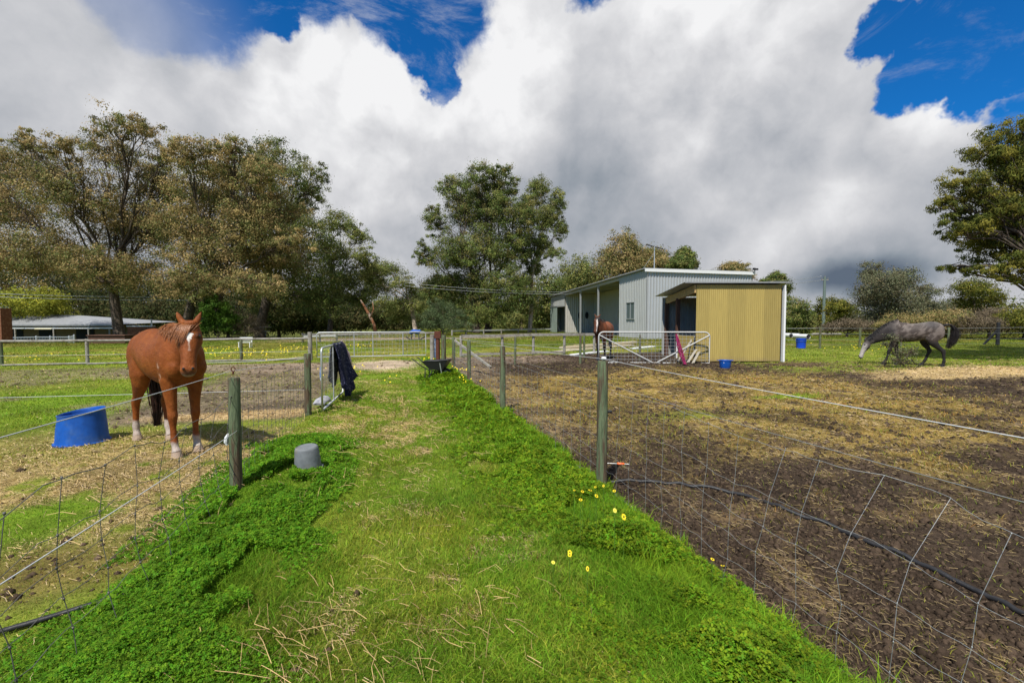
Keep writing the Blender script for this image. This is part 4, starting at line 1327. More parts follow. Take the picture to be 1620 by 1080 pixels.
for s in (-1, 1): mb.add([(-1.7, s * .80, 1.15), (.75, s * .80, 1.15), (.3, s * .745, 1.55), (-1.6, s * .745, 1.55)], [(0, 1, 2, 3)])
mb.build('window', M['glass'], car)
for s in (-1, 1):
    mb = MB(); mb.box((-2.2, s * .68, 1.0), (.1, .16, .28)); mb.build('tail_light', mat('red_lens', (0.4, 0.02, 0.02), .3, .5), car)
    for x in (-1.35, 1.35):
        mb = MB(); mb.tube([(x, s * .66, .32), (x, s * .87, .32)], .32, 18); mb.build('wheel', M['black'], car)
mb = MB(); mb.box((-2.26, 0, .55), (.06, 1.5, .18)); mb.build('bumper', M['grey_pl'], car)

# ------------------------------------------------------------------ horses
M['coat'] = mat('horse_coat', (0, 0, 0), .5, .28, attr='col', var=.18, vscale=5, bump=.5, bscale=34, stretch=(.7, 1.6, 1))
M['coat'].node_tree.nodes['Principled BSDF'].inputs['Specular IOR Level'].default_value = .16
M['coat'].node_tree.nodes['Principled BSDF'].inputs['Sheen Weight'].default_value = .0


def n3(V, s, seed):
    return (fbm(V[:, 0] * 1.0 + V[:, 2] * .7, V[:, 1] * 1.3 + V[:, 2] * .9, s, 4, seed))


def ball(mb, c, r, n=12):
    c = Vector(c); secs = []
    for i in range(n + 1):
        t = -1 + 2 * i / n
        k = math.sqrt(max(0, 1 - t * t)) + .02
        secs.append((c + Vector((t * r[0], 0, 0)), r[1] * k, r[2] * k))
    mb.rings(secs, 14)


def horse(label, loc, rz, s, feet, poll, muzzle, face, colour, hair_col, tail, mane_len=.22, mane_side=-1, forelock=True,
          voxel=.015, hl=1.0, hair_n=1.0, seed=1, group=None, hoof_m='hoof', hw=1.12):
    """feet: dict RF, LF, RH, LH -> (forward, left); poll, muzzle: points; face: horizontal direction the forehead faces"""
    Rn = np.random.default_rng(seed)
    root = thing('horse', label, 'horse', loc, rz, group)
    root.scale = (s, s, s)
    mb = MB()
    mb.rings([((-.765, 0, 1.14), .05, .07), ((-.745, 0, 1.15), .11, .15), ((-.68, 0, 1.155), .175, .225), ((-.58, 0, 1.165), .215, .27), ((-.45, 0, 1.165), .235, .29),
              ((-.30, 0, 1.145), .24, .28), ((-.12, 0, 1.10), .26, .29), ((.06, 0, 1.08), .265, .30), ((.22, 0, 1.085), .25, .315), ((.36, 0, 1.10), .225, .335),
              ((.48, 0, 1.105), .22, .325), ((.58, 0, 1.10), .20, .275), ((.66, 0, 1.09), .17, .21), ((.71, 0, 1.08), .11, .13)], 28)
    ball(mb, (.30, 0, 1.32), (.30, .08, .10))                 # withers
    ball(mb, (-.42, 0, 1.31), (.28, .17, .125))                # croup
    for sd in (-1, 1):
        ball(mb, (.46, sd * .13, 1.05), (.17, .10, .25))       # shoulder
        ball(mb, (.60, sd * .10, 1.02), (.12, .10, .13))       # breast
        ball(mb, (-.56, sd * .125, 1.10), (.21, .12, .27))      # haunch
    # neck
    pl = Vector(poll); mz = Vector(muzzle)
    ax = (mz - pl).normalized()
    fn = Vector((face[0], face[1], 0)).normalized()
    la = Vector((-fn.y, fn.x, 0)).normalized()
    nrm = ax.cross(la).normalized()
    if nrm.dot(fn) < 0: nrm = -nrm
    b0 = Vector((.36, 0, 1.16)); b3 = pl + ax * .07 - nrm * .09
    b1 = b0 + Vector((.26, 0, .10 if pl.z > 1.2 else .0)); b2 = b0.lerp(b3, .62) + Vector((0, 0, .03 if pl.z > 1.2 else .05))
    npt = []
    for i in range(11):
        t = i / 10
        p = b0 * (1 - t) ** 3 + b1 * 3 * t * (1 - t) ** 2 + b2 * 3 * t * t * (1 - t) + b3 * t ** 3
        lr = .175 * (1 - t) ** 1.2 + .072; zr = .27 * (1 - t) ** .9 + .105
        npt.append((p, lr * .92, zr))
    mb.rings(npt, 22, lat=(la * .5 + Vector((0, .5, 0))))
    # head
    Lh = (mz - pl).length
    hd = [(-.03, .05, .05, .03), (.03, .07, .13, .0), (.13, .083, .175, .0), (.24, .094, .205, .0), (.34, .093, .21, .003), (.45, .074, .175, .005), (.58, .058, .14, .006),
          (.70, .053, .122, .006), (.82, .057, .12, .004), (.91, .058, .118, .0), (.97, .046, .095, -.008), (1.0, .026, .05, -.02)]
    mb.rings([(pl + ax * (t * Lh) - nrm * (dp * 1.05 / 2 - off), w * hw, dp * 1.05 / 2) for t, w, dp, off in hd], 22, lat=la)
    for sd in (-1, 1):
        ball(mb, pl + ax * (.27 * Lh) + la * (sd * .058) - nrm * .125, (.075, .035, .08))     # cheek
        ball(mb, pl + ax * (.235 * Lh) + la * (sd * .074) - nrm * .035, (.032, .024, .03))    # brow
        ball(mb, pl + ax * (.88 * Lh) + la * (sd * .040) - nrm * .018, (.028, .022, .026))    # nostril rim
    # ears
    for sd in (-1, 1):
        e0 = pl + la * (sd * .052) - nrm * .045 - ax * -.01
        ed = (-ax * .82 + la * (sd * .34) + nrm * .12).normalized()
        mb.rings([(e0 - ed * .03, .030, .026), (e0 + ed * .03, .032, .024), (e0 + ed * .075, .036, .022), (e0 + ed * .12, .026, .016), (e0 + ed * .155, .012, .009), (e0 + ed * .168, .005, .005)], 10, lat=la)
    # legs
    hooves = {}
    for k in ('RF', 'LF', 'RH', 'LH'):
        sd = -1 if k[0] == 'R' else 1
        fx, fy = feet[k]
        if k[1] == 'F':
            J = [(.42, .12, 1.12, .09, .15), (.44, .13, .96, .088, .125), (.45, .135, .86, .075, .10), (.45, .13, .74, .060, .080), (.455, .125, .62, .049, .062), (.46, .125, .52, .044, .050),
                 (.465, .125, .465, .046, .052), (.46, .125, .41, .038, .042), (.455, .125, .34, .029, .034), (.455, .125, .24, .028, .034), (.46, .125, .175, .036, .042),
                 (.475, .125, .125, .031, .033), (.495, .125, .082, .038, .042), (.505, .125, .055, .048, .055)]
            z0, zs, xr = .98, .98, .515
        else:
            J = [(-.50, .12, 1.14, .11, .20), (-.47, .135, 1.0, .115, .185), (-.42, .145, .87, .098, .15), (-.42, .145, .77, .080, .115), (-.49, .14, .66, .058, .078), (-.575, .13, .565, .042, .055),
                 (-.625, .13, .505, .045, .062), (-.625, .13, .44, .039, .048), (-.61, .13, .36, .032, .038), (-.60, .13, .24, .031, .037), (-.59, .13, .175, .038, .044),
                 (-.57, .13, .125, .032, .034), (-.55, .13, .082, .039, .043), (-.54, .13, .055, .048, .055)]
            z0, zs, xr = .98, .98, -.53
        dx = fx - xr; dy = fy - sd * .125
        secs = []
        for (x, yy, z, ry, rx) in J:
            w = max(0, min(1, 1 - z / zs)); w = w ** .85
            bendk = 0
            g_k = 1.13 if z < .9 else 1.0
            secs.append((Vector((x + dx * w, sd * yy + dy * w, z)), ry * g_k, rx * g_k))
        mb.rings(secs, 16, lat=(0, 1, 0))
        e = secs[-1][0]
        hooves[k] = e
    me = bpy.data.meshes.new('tmp'); me.from_pydata(mb.v, [], mb.f)
    tmp = bpy.data.objects.new('tmp', me); col.objects.link(tmp)
    md = tmp.modifiers.new('r', 'REMESH'); md.mode = 'VOXEL'; md.voxel_size = voxel
    ms = tmp.modifiers.new('s', 'SMOOTH'); ms.factor = .55; ms.iterations = int(.10 / voxel)
    dg = bpy.context.evaluated_depsgraph_get()
    bm_ = bpy.data.meshes.new_from_object(tmp.evaluated_get(dg))
    bpy.data.objects.remove(tmp); bpy.data.meshes.remove(me)
    bm_.name = 'body'
    nv = len(bm_.vertices)
    V = np.empty(nv * 3, np.float32); bm_.vertices.foreach_get('co', V); V = V.reshape(-1, 3).astype(float)
    Hd = dict(pl=np.array(pl), ax=np.array(ax), la=np.array(la), nrm=np.array(nrm), L=Lh, mz=np.array(mz))
    q = V - Hd['pl']; Hd['t'] = q @ Hd['ax'] / Lh; Hd['w'] = q @ Hd['la']; Hd['d'] = q @ Hd['nrm']
    Hd['is'] = (Hd['t'] > -.06) & (Hd['t'] < 1.15) & (np.abs(Hd['w']) < .14) & (Hd['d'] > -.26) & (Hd['d'] < .06)
    C = colour(V, Hd, hooves)
    at = bm_.color_attributes.new('col', 'FLOAT_COLOR', 'POINT')
    c4 = np.ones((nv, 4), np.float32); c4[:, :3] = C; at.data.foreach_set('color', c4.ravel())
    link_mesh('body', bm_, M['coat'], root)
    for k, e in hooves.items():
        h_ = MB()
        h_.rings([((e.x, e.y, .062), .046, .053), ((e.x + .008, e.y, .03), .054, .062), ((e.x + .014, e.y, .0), .060, .070)], 16, lat=(0, 1, 0))
        h_.build('hoof', M[hoof_m], root)
    for sd in (-1, 1):
        h_ = MB(); c = pl + ax * (.245 * Lh) + la * (sd * .087) - nrm * .040
        ball(h_, c, (.024, .021, .024), 8); h_.build('eye', M['eye'], root)
        h_ = MB(); c = pl + ax * (.885 * Lh) + la * (sd * .041) + nrm * .001
        ball(h_, c, (.015, .012, .013), 8); h_.build('nostril', M['black'], root)
    # hair
    hm = mat('hair_' + str(seed), hair_col[0], .45, .4, color2=hair_col[1], var=.25, vscale=14, bump=.2)
    mn = MB()
    for i in range(int(170 * hair_n)):
        t = .03 + .92 * Rn.random()
        k = min(9, int(t * 10)); f_ = t * 10 - k
        p = npt[k][0].lerp(npt[k + 1][0], f_); zr = npt[k][2] * (1 - f_) + npt[k + 1][2] * f_; lr = npt[k][1] * (1 - f_) + npt[k + 1][1] * f_
        tn = (npt[k + 1][0] - npt[k][0]).normalized()
        lt = la * t + Vector((0, 1, 0)) * (1 - t); lt = (lt - tn * lt.dot(tn)).normalized()
        up = tn.cross(lt); up = up if up.dot(Vector((0, 0, 1)) - ax * .6 * t) > 0 else -up
        Lm = mane_len * (.7 + .5 * Rn.random()) * (.6 + .6 * t)
        st = p + up * (zr * .97) + tn * .01 * Rn.standard_normal()
        pts = [st - up * .02, st + up * .012 + lt * mane_side * .02]
        jit = Vector(Rn.standard_normal(3)) * .018
        for j in range(1, 5):
            a = j / 4
            an = a * min(1.3, Lm / max(.08, zr) * 1.15)
            pts.append(p + up * (zr * math.cos(an) * 1.0 + .012) + lt * mane_side * (lr * 1.12 * math.sin(an) + .022) + Vector((0, 0, -.05 * a)) + jit * a)
        rr = .0032 + .0025 * Rn.random()
        mn.tube(pts, [rr, rr, rr * .9, rr * .8, rr * .6, rr * .25], 4, cap=False)
    mn.build('mane', hm, root, sharp=None)
    if forelock:
        mn = MB()
        for i in range(int(60 * hair_n)):
            o = la * (.03 * Rn.standard_normal()); side = mane_side * (1.0 + .5 * Rn.random())
            ln = (.10 + .14 * Rn.random())
            st = pl - nrm * .02 + o - ax * .01
            pts = [st]
            for j in range(1, 5):
                a = j / 4
                pts.append(pl + o + ax * (ln * a) + la * (side * .075 * a ** .8) + nrm * (.012 - .012 * a * abs(side)))
            mn.tube(pts, [.0035, .0042, .004, .003, .0012], 4, cap=False)
        mn.build('forelock', hm, root, sharp=None)
    tm = mat('tail_' + str(seed), hair_col[2], .5, .35, var=.3, vscale=14, bump=.2)
    mn = MB()
    for i in range(int(130 * hair_n)):
        w = Rn.standard_normal(2) * .5
        pts = []; nt_ = len(tail)
        for j, (x, y_, z, r) in enumerate(tail):
            pts.append(Vector((x + w[0] * r + .008 * Rn.standard_normal(), y_ + w[1] * r + .008 * Rn.standard_normal(), z + (w[0] * r * .3))))
        cut = nt_ if Rn.random() < .6 else nt_ - 1
        pts = pts[:cut]
        mn.tube(pts, [.0055 * (1 - .75 * j / (nt_ - 1)) + .0015 for j in range(len(pts))], 4, cap=False)
    mn.tube([Vector((x, y_, z)) for x, y_, z, r in tail[:3]], [.045, .04, .03], 8)
    mn.build('tail', tm, root, sharp=None)
    return root


def blend(C, w, c):
    w = np.clip(w, 0, 1)[:, None]
    return C * (1 - w) + np.array(c)[None] * w


def chestnut(V, H, hv):
    n = n3(V, 5, 7); nb = n3(V, 1.6, 8); nf = n3(V, 22, 9)
    C = np.repeat(np.array([[.185, .050, .010]]), len(V), 0) * (.78 + .5 * nb)[:, None]
    C = blend(C, sst(-V[:, 2], -.88, -.76) * (V[:, 2] > .70) * (np.abs(V[:, 0]) < .35) * .35, (.28, .11, .03))
    C = blend(C, sst(n, .5, .72) * .35, (.14, .038, .011))
    C = blend(C, sst(nf, .5, .7) * .22, (.32, .11, .025))
    for k, e in hv.items():
        d = np.hypot(V[:, 0] - e.x, V[:, 1] - e.y)
        top = {'RF': .20, 'LF': .23, 'RH': .27, 'LH': .30}[k]
        C = blend(C, (d < .17) * sst(-(V[:, 2] + .06 * (nf - .5) + .1 * (n - .5)), -top, -top + .05) * (.62 + .5 * nf), (.40, .35, .31))
    dd = np.hypot(H['t'] * H['L'] - .245 * H['L'], H['d'] + .035)
    C = blend(C, H['is'] * (np.abs(H['w']) > .05) * (1 - sst(dd, .025, .055)) * .75, (.04, .014, .006))
    C = blend(C, H['is'] * (np.abs(H['w']) > .055) * sst(H['t'], .3, .4) * (1 - sst(H['t'], .75, .9)) * .35, (.09, .024, .007))
    # star: diamond on the forehead, thin snip
    t, w, d, i = H['t'], H['w'], H['d'], H['is']
    star = i & (d > -.05) & (np.abs(w) < .034 * np.clip(1 - (t - .22) / .19, 0, 1)) & (t > .19) & (t < .41)
    C = blend(C, star * 1.0, (.72, .68, .64))
    C = blend(C, i * (d > -.03) * (np.abs(w) < .007) * (t > .3) * (t < .55) * .5, (.5, .38, .3))
    C = blend(C, i * sst(t, .88, .98) * .75, (.09, .05, .04))
    C = blend(C, i * sst(t, .955, 1.0) * (d < -.04) * .6, (.40, .30, .25))
    C = blend(C, (np.abs(V[:, 0] - .47) < .025 + .03 * (nf - .5)) * (V[:, 1] < -.1) * (V[:, 2] > .88) * (V[:, 2] < 1.12) * sst(nf, .5, .62) * .45, (.5, .36, .28))
    return C


def bay(V, H, hv):
    nb = n3(V, 1.6, 18); n = n3(V, 5, 17)
    C = np.repeat(np.array([[.20, .062, .022]]), len(V), 0) * (.7 + .6 * nb)[:, None]
    C = blend(C, sst(-V[:, 2], -.80, -.55) * (V[:, 2] < .9), (.018, .014, .013))
    C = blend(C, sst(V[:, 0], .50, .66) * (V[:, 2] > .9) * .75, (.045, .022, .015))
    t, w, d, i = H['t'], H['w'], H['d'], H['is']
    C = blend(C, i * .6, (.10, .038, .02))
    C = blend(C, i * (d > -.05) * (np.abs(w) < .026 + .012 * sst(t, .7, .9)) * (t > .12) * (t < .97), (.72, .66, .62))
    C = blend(C, i * (t > .97), (.05, .03, .03))
    return C


def dapple(V, H, hv):
    n = n3(V, 4.5, 27); nb = n3(V, 1.5, 28); nf = n3(V, 11, 29)
    C = np.repeat(np.array([[.070, .055, .048]]), len(V), 0) * (.6 + .8 * nb)[:, None]
    C = blend(C, sst(nf, .42, .62) * .6 * (V[:, 2] > .85), (.20, .165, .145))
    C = blend(C, sst(V[:, 2], 1.28, 1.42) * (V[:, 0] < .1) * .5, (.22, .20, .185))
    C = blend(C, sst(V[:, 0], .38, .62) * .85, (.030, .026, .026))
    C = blend(C, np.exp(-((V[:, 0] + .42) ** 2 + (V[:, 2] - 1.36) ** 2) / .018) * .8, (.04, .036, .038))
    C = blend(C, np.exp(-((V[:, 0] + .70) ** 2) / .006) * (V[:, 2] > .95) * .4, (.18, .15, .135))
    C = blend(C, sst(-V[:, 2], -.88, -.72), (.022, .020, .020))
    t, w, d, i = H['t'], H['w'], H['d'], H['is']
    C = blend(C, i * .8, (.10, .085, .08))
    C = blend(C, i * (sst(t, .12, .3) * (d > -.12) * .9) * sst(nf + (d > -.07) * .2, .4, .6), (.46, .42, .40))
    C = blend(C, i * sst(t, .45, .6) * (.45 + .5 * nf), (.46, .41, .39))
    C = blend(C, i * sst(t, .9, .97), (.03, .028, .03))
    return C


cz = Vector((-4.21, 5.54, 0)); cz.z = gz(cz.x, cz.y) - .004
horse('chestnut horse with a white star and white socks standing beside the blue tub', cz, math.radians(-36), 1.0,
      dict(RF=(.61, -.12), LF=(.49, .13), RH=(-.72, -.13), LH=(-.38, .12)),
      (.86, -.05, 1.525), (1.03, -.13, .975), (.92, -.36), chestnut, [(.25, .085, .020), (.14, .042, .010), (.030, .012, .008)],
      [(-.76, 0, 1.30, .02), (-.83, 0, 1.22, .05), (-.85, .04, 1.0, .05), (-.82, .08, .72, .055), (-.79, .10, .42, .05), (-.78, .10, .14, .03)],
      mane_len=.24, mane_side=-1, voxel=.0125, seed=1, hair_n=2.6, hw=1.36)
bp = G(955, 568.2)
horse('bay horse with black mane and white blaze standing behind the white pipe gate', (bp.x, bp.y, bp.z), math.radians(-116), 1.07,
      dict(RF=(.50, -.12), LF=(.40, .12), RH=(-.60, -.12), LH=(-.48, .12)),
      (.88, -.02, 1.62), (1.06, -.05, 1.02), (.95, .30), bay, [(.02, .014, .012), (.03, .02, .016), (.02, .015, .012)],
      [(-.76, 0, 1.30, .02), (-.83, 0, 1.22, .05), (-.86, 0, 1.0, .08), (-.85, 0, .7, .09), (-.84, 0, .45, .07)],
      mane_len=.26, mane_side=1, voxel=.02, seed=2, hair_n=.6, hoof_m='black')
gp = G(1442, 578.5)
horse('dark dapple grey horse with pale face grazing head down on the right', (gp.x, gp.y, gp.z), math.radians(154), 1.08,
      dict(RF=(.36, -.10), LF=(.80, .12), RH=(-.26, -.10), LH=(-.74, .12)),
      (1.27, 0, .84), (1.43, 0, .20), (1, 0), dapple, [(.012, .011, .012), (.02, .018, .018), (.016, .012, .011)],
      [(-.74, 0, 1.30, .02), (-.84, 0, 1.35, .04), (-.97, 0, 1.33, .05), (-1.06, 0, 1.17, .08), (-1.05, 0, .95, .10), (-.96, 0, .74, .09), (-.88, 0, .60, .05)],
      mane_len=.16, mane_side=1, forelock=False, voxel=.018, seed=3, hair_n=1.2, hoof_m='black', hw=1.25)

# ------------------------------------------------------------------ fences
def l3(u, v, h=0.0):
    x, y = L2W(u, v)
    return Vector((x, y, gz(x, y) + h))


def post(parent, p, h, r=.05, m='post', lean=(0, 0), name='post', R=rng):
    """round timber post with a chamfered top; p is in the parent's frame"""
    mb = MB(); n = 14
    zz = [-.25, .0, .25 * h, .5 * h, .75 * h, h - .012, h]
    rr = [r * 1.06, r * 1.05, r, r * 1.02, r * .98, r * .98, r * .88]
    pts = [Vector(p) + Vector((lean[0] * z, lean[1] * z, z)) for z in zz]
    mb.tube(pts, rr, n)
    return mb.build(name, M[m], parent, sharp=30)


def knit(parent, path_lo, path_hi, levels, verts, rw, m, name='wire_mesh', wav=.008, bulge=None, seed=3):
    """ringlock netting between a bottom and a top curve, both functions of s in 0..1"""
    R = np.random.default_rng(seed)
    mb = MB()

    def pt(s, k):
        p = Vector(path_lo(s)).lerp(Vector(path_hi(s)), k)
        if bulge: p += bulge(s, k)
        return p
    for k in levels:
        pts = []
        nseg = len(verts) * 3
        for i in range(nseg + 1):
            s = i / nseg
            p = pt(s, k); p.z += wav * (R.random() - .5) * 2 * (1 if k < .99 else .5)
            pts.append(p)
        mb.tube(pts, rw if k < .98 else rw * 1.25, 4, cap=False)
    for s in verts:
        ks = sorted(levels); pts = []
        for k in ks:
            p = pt(s, k) + Vector((0, 0, 0)) + Vector((wav * R.standard_normal() * .8, wav * R.standard_normal() * .8, 0)); pts.append(p)
        mb.tube(pts, rw * 1.1, 4, cap=False)
        for p in pts: mb.tube([p - Vector((0, 0, rw * 2.6)), p + Vector((0, 0, rw * 2.6))], rw * 2.3, 5)
    return mb.build(name, M[m], parent, sharp=None)


def line(parent, pts, r, m, name='top_wire', sag=0.0):
    mb = MB(); out = []
    for a, b2 in zip(pts[:-1], pts[1:]):
        a = Vector(a); b2 = Vector(b2)
        for i in range(8):
            t = i / 8; p = a.lerp(b2, t); p.z -= sag * 4 * t * (1 - t); out.append(p)
    out.append(Vector(pts[-1]))
    mb.tube(out, r, 5)
    return mb.build(name, M[m], parent, sharp=None)


# right lane fence
fo = l3(UR, 3.82)
rf = thing('wire_fence', 'wire netting fence on green posts along the right side of the lane', 'fence', fo)
f_ = lambda u, v, h=0: l3(u, v, h) - fo
pv = [(3.82, 1.175, .049), (7.72, 1.12, .050), (11.3, 1.08, .050), (14.3, 1.05, .05), (.55, 1.18, .05), (-3.0, 1.18, .05)]
for v, h, r in pv: post(rf, f_(UR, v), h, r, lean=(.004 * rng.standard_normal(), .004 * rng.standard_normal()))
tops = [f_(UR, -3.0, 1.2), f_(UR, .55, 1.2), f_(UR, 3.82, 1.195), f_(UR, 7.72, 1.12), f_(UR, 11.3, 1.07), f_(UR, 14.3, 1.04)]
line(rf, tops, .0021, 'tape', 'top_wire', .012)
line(rf, [f_(UR + .02, -3.0, .97), f_(UR + .05, .55, 1.0), f_(UR + .05, 3.82, .97), f_(UR, 7.72, .95), f_(UR, 14.3, .9)], .0016, 'wire', 'second_wire', .02)
lv = [0, .17, .34, .51, .70, 1.0]
vs_ = [i / 24 for i in range(25)]
# the near bay has sagged and leans out over the paddock
v0, v1 = -3.0, 3.80


def lo(s):
    v = v0 + (v1 - v0) * s; return f_(UR + .02, v, .02)


def hi(s):
    v = v0 + (v1 - v0) * s; w = 1 - sst(v, 1.3, 2.6)
    return f_(UR + .04 + .03 * float(w), v, .93 - .10 * float(w) + .02 * math.sin(v * 5))


knit(rf, lo, hi, lv, [i / 30 for i in range(31)], .0011, 'wire', bulge=lambda s, k: Vector((RX, RY, 0)) * ((.21 + .06 * math.sin(s * 61)) * max(0, (k - .5) / .5) ** 1.3 * (1 - float(sst(v0 + (v1 - v0) * s, 1.3, 2.6)))), wav=.012)
for i, (a, b2) in enumerate(((3.84, 7.7), (7.74, 11.28), (11.32, 14.28))):
    knit(rf, lambda s: f_(UR, a + (b2 - a) * s, .02), lambda s: f_(UR, a + (b2 - a) * s, .86), lv, [j / 16 for j in range(17)], (.0013, .0018, .0022)[i], 'wire', seed=10 + i, wav=.006)
# insulators on the near post
for hz_, du in ((.72, .065), (1.20, .0)):
    mb = MB(); p = f_(UR + du, 3.82 - .02, hz_); mb.tube([p - Vector((.02, 0, 0)), p + Vector((.02, 0, 0))], .012, 8); mb.tube([p + Vector((-.006, 0, 0)), p + Vector((.006, 0, 0))], .015, 10)
    mb.build('insulator', M['black_pl'] if du else M['white'], rf)
mb = MB(); p = f_(UR + .04, 3.80, .235)
mb.tube([p, p + Vector((.20, -.03, .0))], .003, 5)
mb.build('gate_spring', M['wire'], rf)
mb = MB(); mb.tube([p + Vector((.09, -.014, 0)), p + Vector((.10, -.015, 0)), p + Vector((.15, -.02, 0)), p + Vector((.16, -.021, 0))], [.005, .012, .010, .005], 8)
mb.build('orange_handle', M['orange'], rf)
# brace leaning on the last posts
mb = MB(); mb.bar(f_(UR + .02, 14.3, .95), f_(UR + .9, 12.9, .25), .06, .06); mb.build('brace', M['grey_wood'], rf)

# left lane fence
fo2 = l3(UL, 4.5)
lf = thing('wire_fence', 'wire netting fence on green posts along the left side of the lane', 'fence', fo2)
g_ = lambda u, v, h=0: l3(u, v, h) - fo2
for v, h, r in ((4.5, 1.00, .050), (8.1, 1.02, .055), (.6, 1.1, .05), (-3, 1.1, .05)): post(lf, g_(UL, v), h, r, lean=(.004 * rng.standard_normal(), .004 * rng.standard_normal()))
line(lf, [g_(UL, -3, 1.14), g_(UL, .6, 1.13), g_(UL - .03, 4.5, 1.06), g_(UL, 8.1, .95)], .0028, 'tape', 'top_wire', .015)
line(lf, [g_(UL + .04, -3, .6), g_(UL + .04, .6, .64), g_(UL + .03, 4.5, .53)], .0028, 'tape', 'low_wire', .01)
mb = MB()
for a in range(9):
    an = a / 8 * PI * 1.7
    pass
mb.tube([g_(UL, 4.5, 1.03), g_(UL, 4.5, 1.06)] , .008, 6)
mb.tube([g_(UL, 4.5, 1.075) + Vector((.018 * math.cos(t), 0, .02 * math.sin(t))) for t in [k * PI / 5 for k in range(10)]], .005, 5)
mb.build('ring_insulator', M['rust'], lf)
mb = MB(); p = g_(UL - .06, 4.5, .46)
mb.rings([(p + Vector((0, 0, -.05)), .012, .012), (p + Vector((-.01, 0, -.02)), .022, .02), (p + Vector((0, 0, .02)), .025, .02), (p + Vector((.01, 0, .05)), .012, .01)], 8)
mb.build('knotted_rag', M['white'], lf)


def lo2(s): return g_(UL + .0, -3 + 7.45 * s, .02)


def hi2(s):
    v = -3 + 7.45 * s
    return g_(UL - .02, v, .80 + .03 * math.sin(v * 3.1) + .02 * math.sin(v * 9))


knit(lf, lo2, hi2, lv, [i / 25 for i in range(26)], .0021, 'rust_wire', wav=.012, seed=21, bulge=lambda s, k: Vector((-.05 * math.sin(k * PI), 0, 0)))
knit(lf, lambda s: g_(UL, 4.55 + 3.5 * s, .02), lambda s: g_(UL, 4.55 + 3.5 * s, .86), lv, [j / 20 for j in range(21)], .0018, 'rust_wire', seed=22, wav=.006)
line(lf, [g_(UL, 8.1, .42), g_(-9.5, 8.1, .52)], .0035, 'tape', 'cross_tape', .01)
line(lf, [g_(UL, 8.1, .97), g_(-2.5, 8.15, .90), g_(-6.0, 12.5, .62)], .004, 'tape', 'slack_tape', .02)

# timber rail fence across, left of the lane gate
VX = 19.5
fo3 = l3(-4.0, VX)
xf = thing('rail_fence', 'weathered timber rail fence across the back of the left paddock', 'fence', fo3)
h_ = lambda u, v, h=0: l3(u, v, h) - fo3
us = [-3.15 - 2.45 * i for i in range(11)]
for i, u in enumerate(us): post(xf, h_(u, VX), (.93, .86, .90)[i % 3] if i else 1.12, .055 if i else .085, 'grey_wood' if i % 3 == 0 else 'post')
for a, b2 in zip(us[:-1], us[1:]):
    mb = MB(); mb.tube([h_(a, VX - .02, .87), h_((a + b2) / 2, VX - .02, .855), h_(b2, VX - .02, .86)], .043, 9); mb.build('top_rail', M['grey_wood'], xf)
line(xf, [h_(u, VX - .06, .36) for u in us], .006, 'wire', 'lower_wire')
for a, b2 in zip(us[:5], us[1:6]):
    mb = MB(); mb.tube([h_(a, VX - .03, .06), h_(b2, VX - .03, .04)], .035, 8); mb.build('ground_rail', M['grey_wood'], xf)

# right wing of the cross fence
fo4 = l3(3.0, VX + .2)
yf = thing('rail_fence', 'timber rail fence running from the lane gate toward the yellow shelter', 'fence', fo4)
k_ = lambda u, v, h=0: l3(u, v, h) - fo4
us = [2.9, 4.75, 6.2, 7.7, 9.2]
for u in us: post(yf, k_(u, VX + .2), .93, .06, 'grey_wood')
for a, b2 in zip(us[:-1], us[1:]):
    mb = MB(); mb.bar(k_(a, VX + .12, .90), k_(b2, VX + .12, .90), .05, .12); mb.build('top_rail', M['grey_wood'], yf)
mb = MB(); mb.bar(k_(2.9, VX + .12, .10), k_(7.7, VX + .12, .10), .05, .10); mb.build('ground_rail', M['grey_wood'], yf)
line(yf, [k_(u, VX + .1, .45) for u in us], .006, 'wire', 'middle_wire')
# electric fence on steel droppers inside the right paddock
fo5 = G(815, 576)
ef = thing('electric_fence', 'thin electric wire fence on stakes behind the bay horse', 'fence', fo5)
for px, py, hh in ((815, 576, 1.0), (918, 575, 1.05), (924, 566, 1.0), (1012, 570, 1.05)):
    q = G(px, py) - fo5; post(ef, q, hh, .045, 'post')
line(ef, [G(712, 583) - fo5 + Vector((0, 0, .98)), G(815, 576) - fo5 + Vector((0, 0, .72)), G(918, 575) - fo5 + Vector((0, 0, .5)), G(946, 572) - fo5 + Vector((0, 0, .4))], .006, 'white_pipe', 'electric_wire')

# far yard fences
fo6 = G(560, 545)
ff = thing('rail_fence', 'far white timber rail fence round the sandy yard beyond the lane gate', 'fence', fo6)


def farpost(px, py, top, d, par, o, r=.06, m='grey_wood'):
    p = P(px, 500, d); b_ = Vector((p.x, p.y, gz(p.x, p.y)))
    t = P(px, top, d).z - b_.z
    post(par, b_ - o, t, r, m)
    return b_ - o + Vector((0, 0, t - .08))


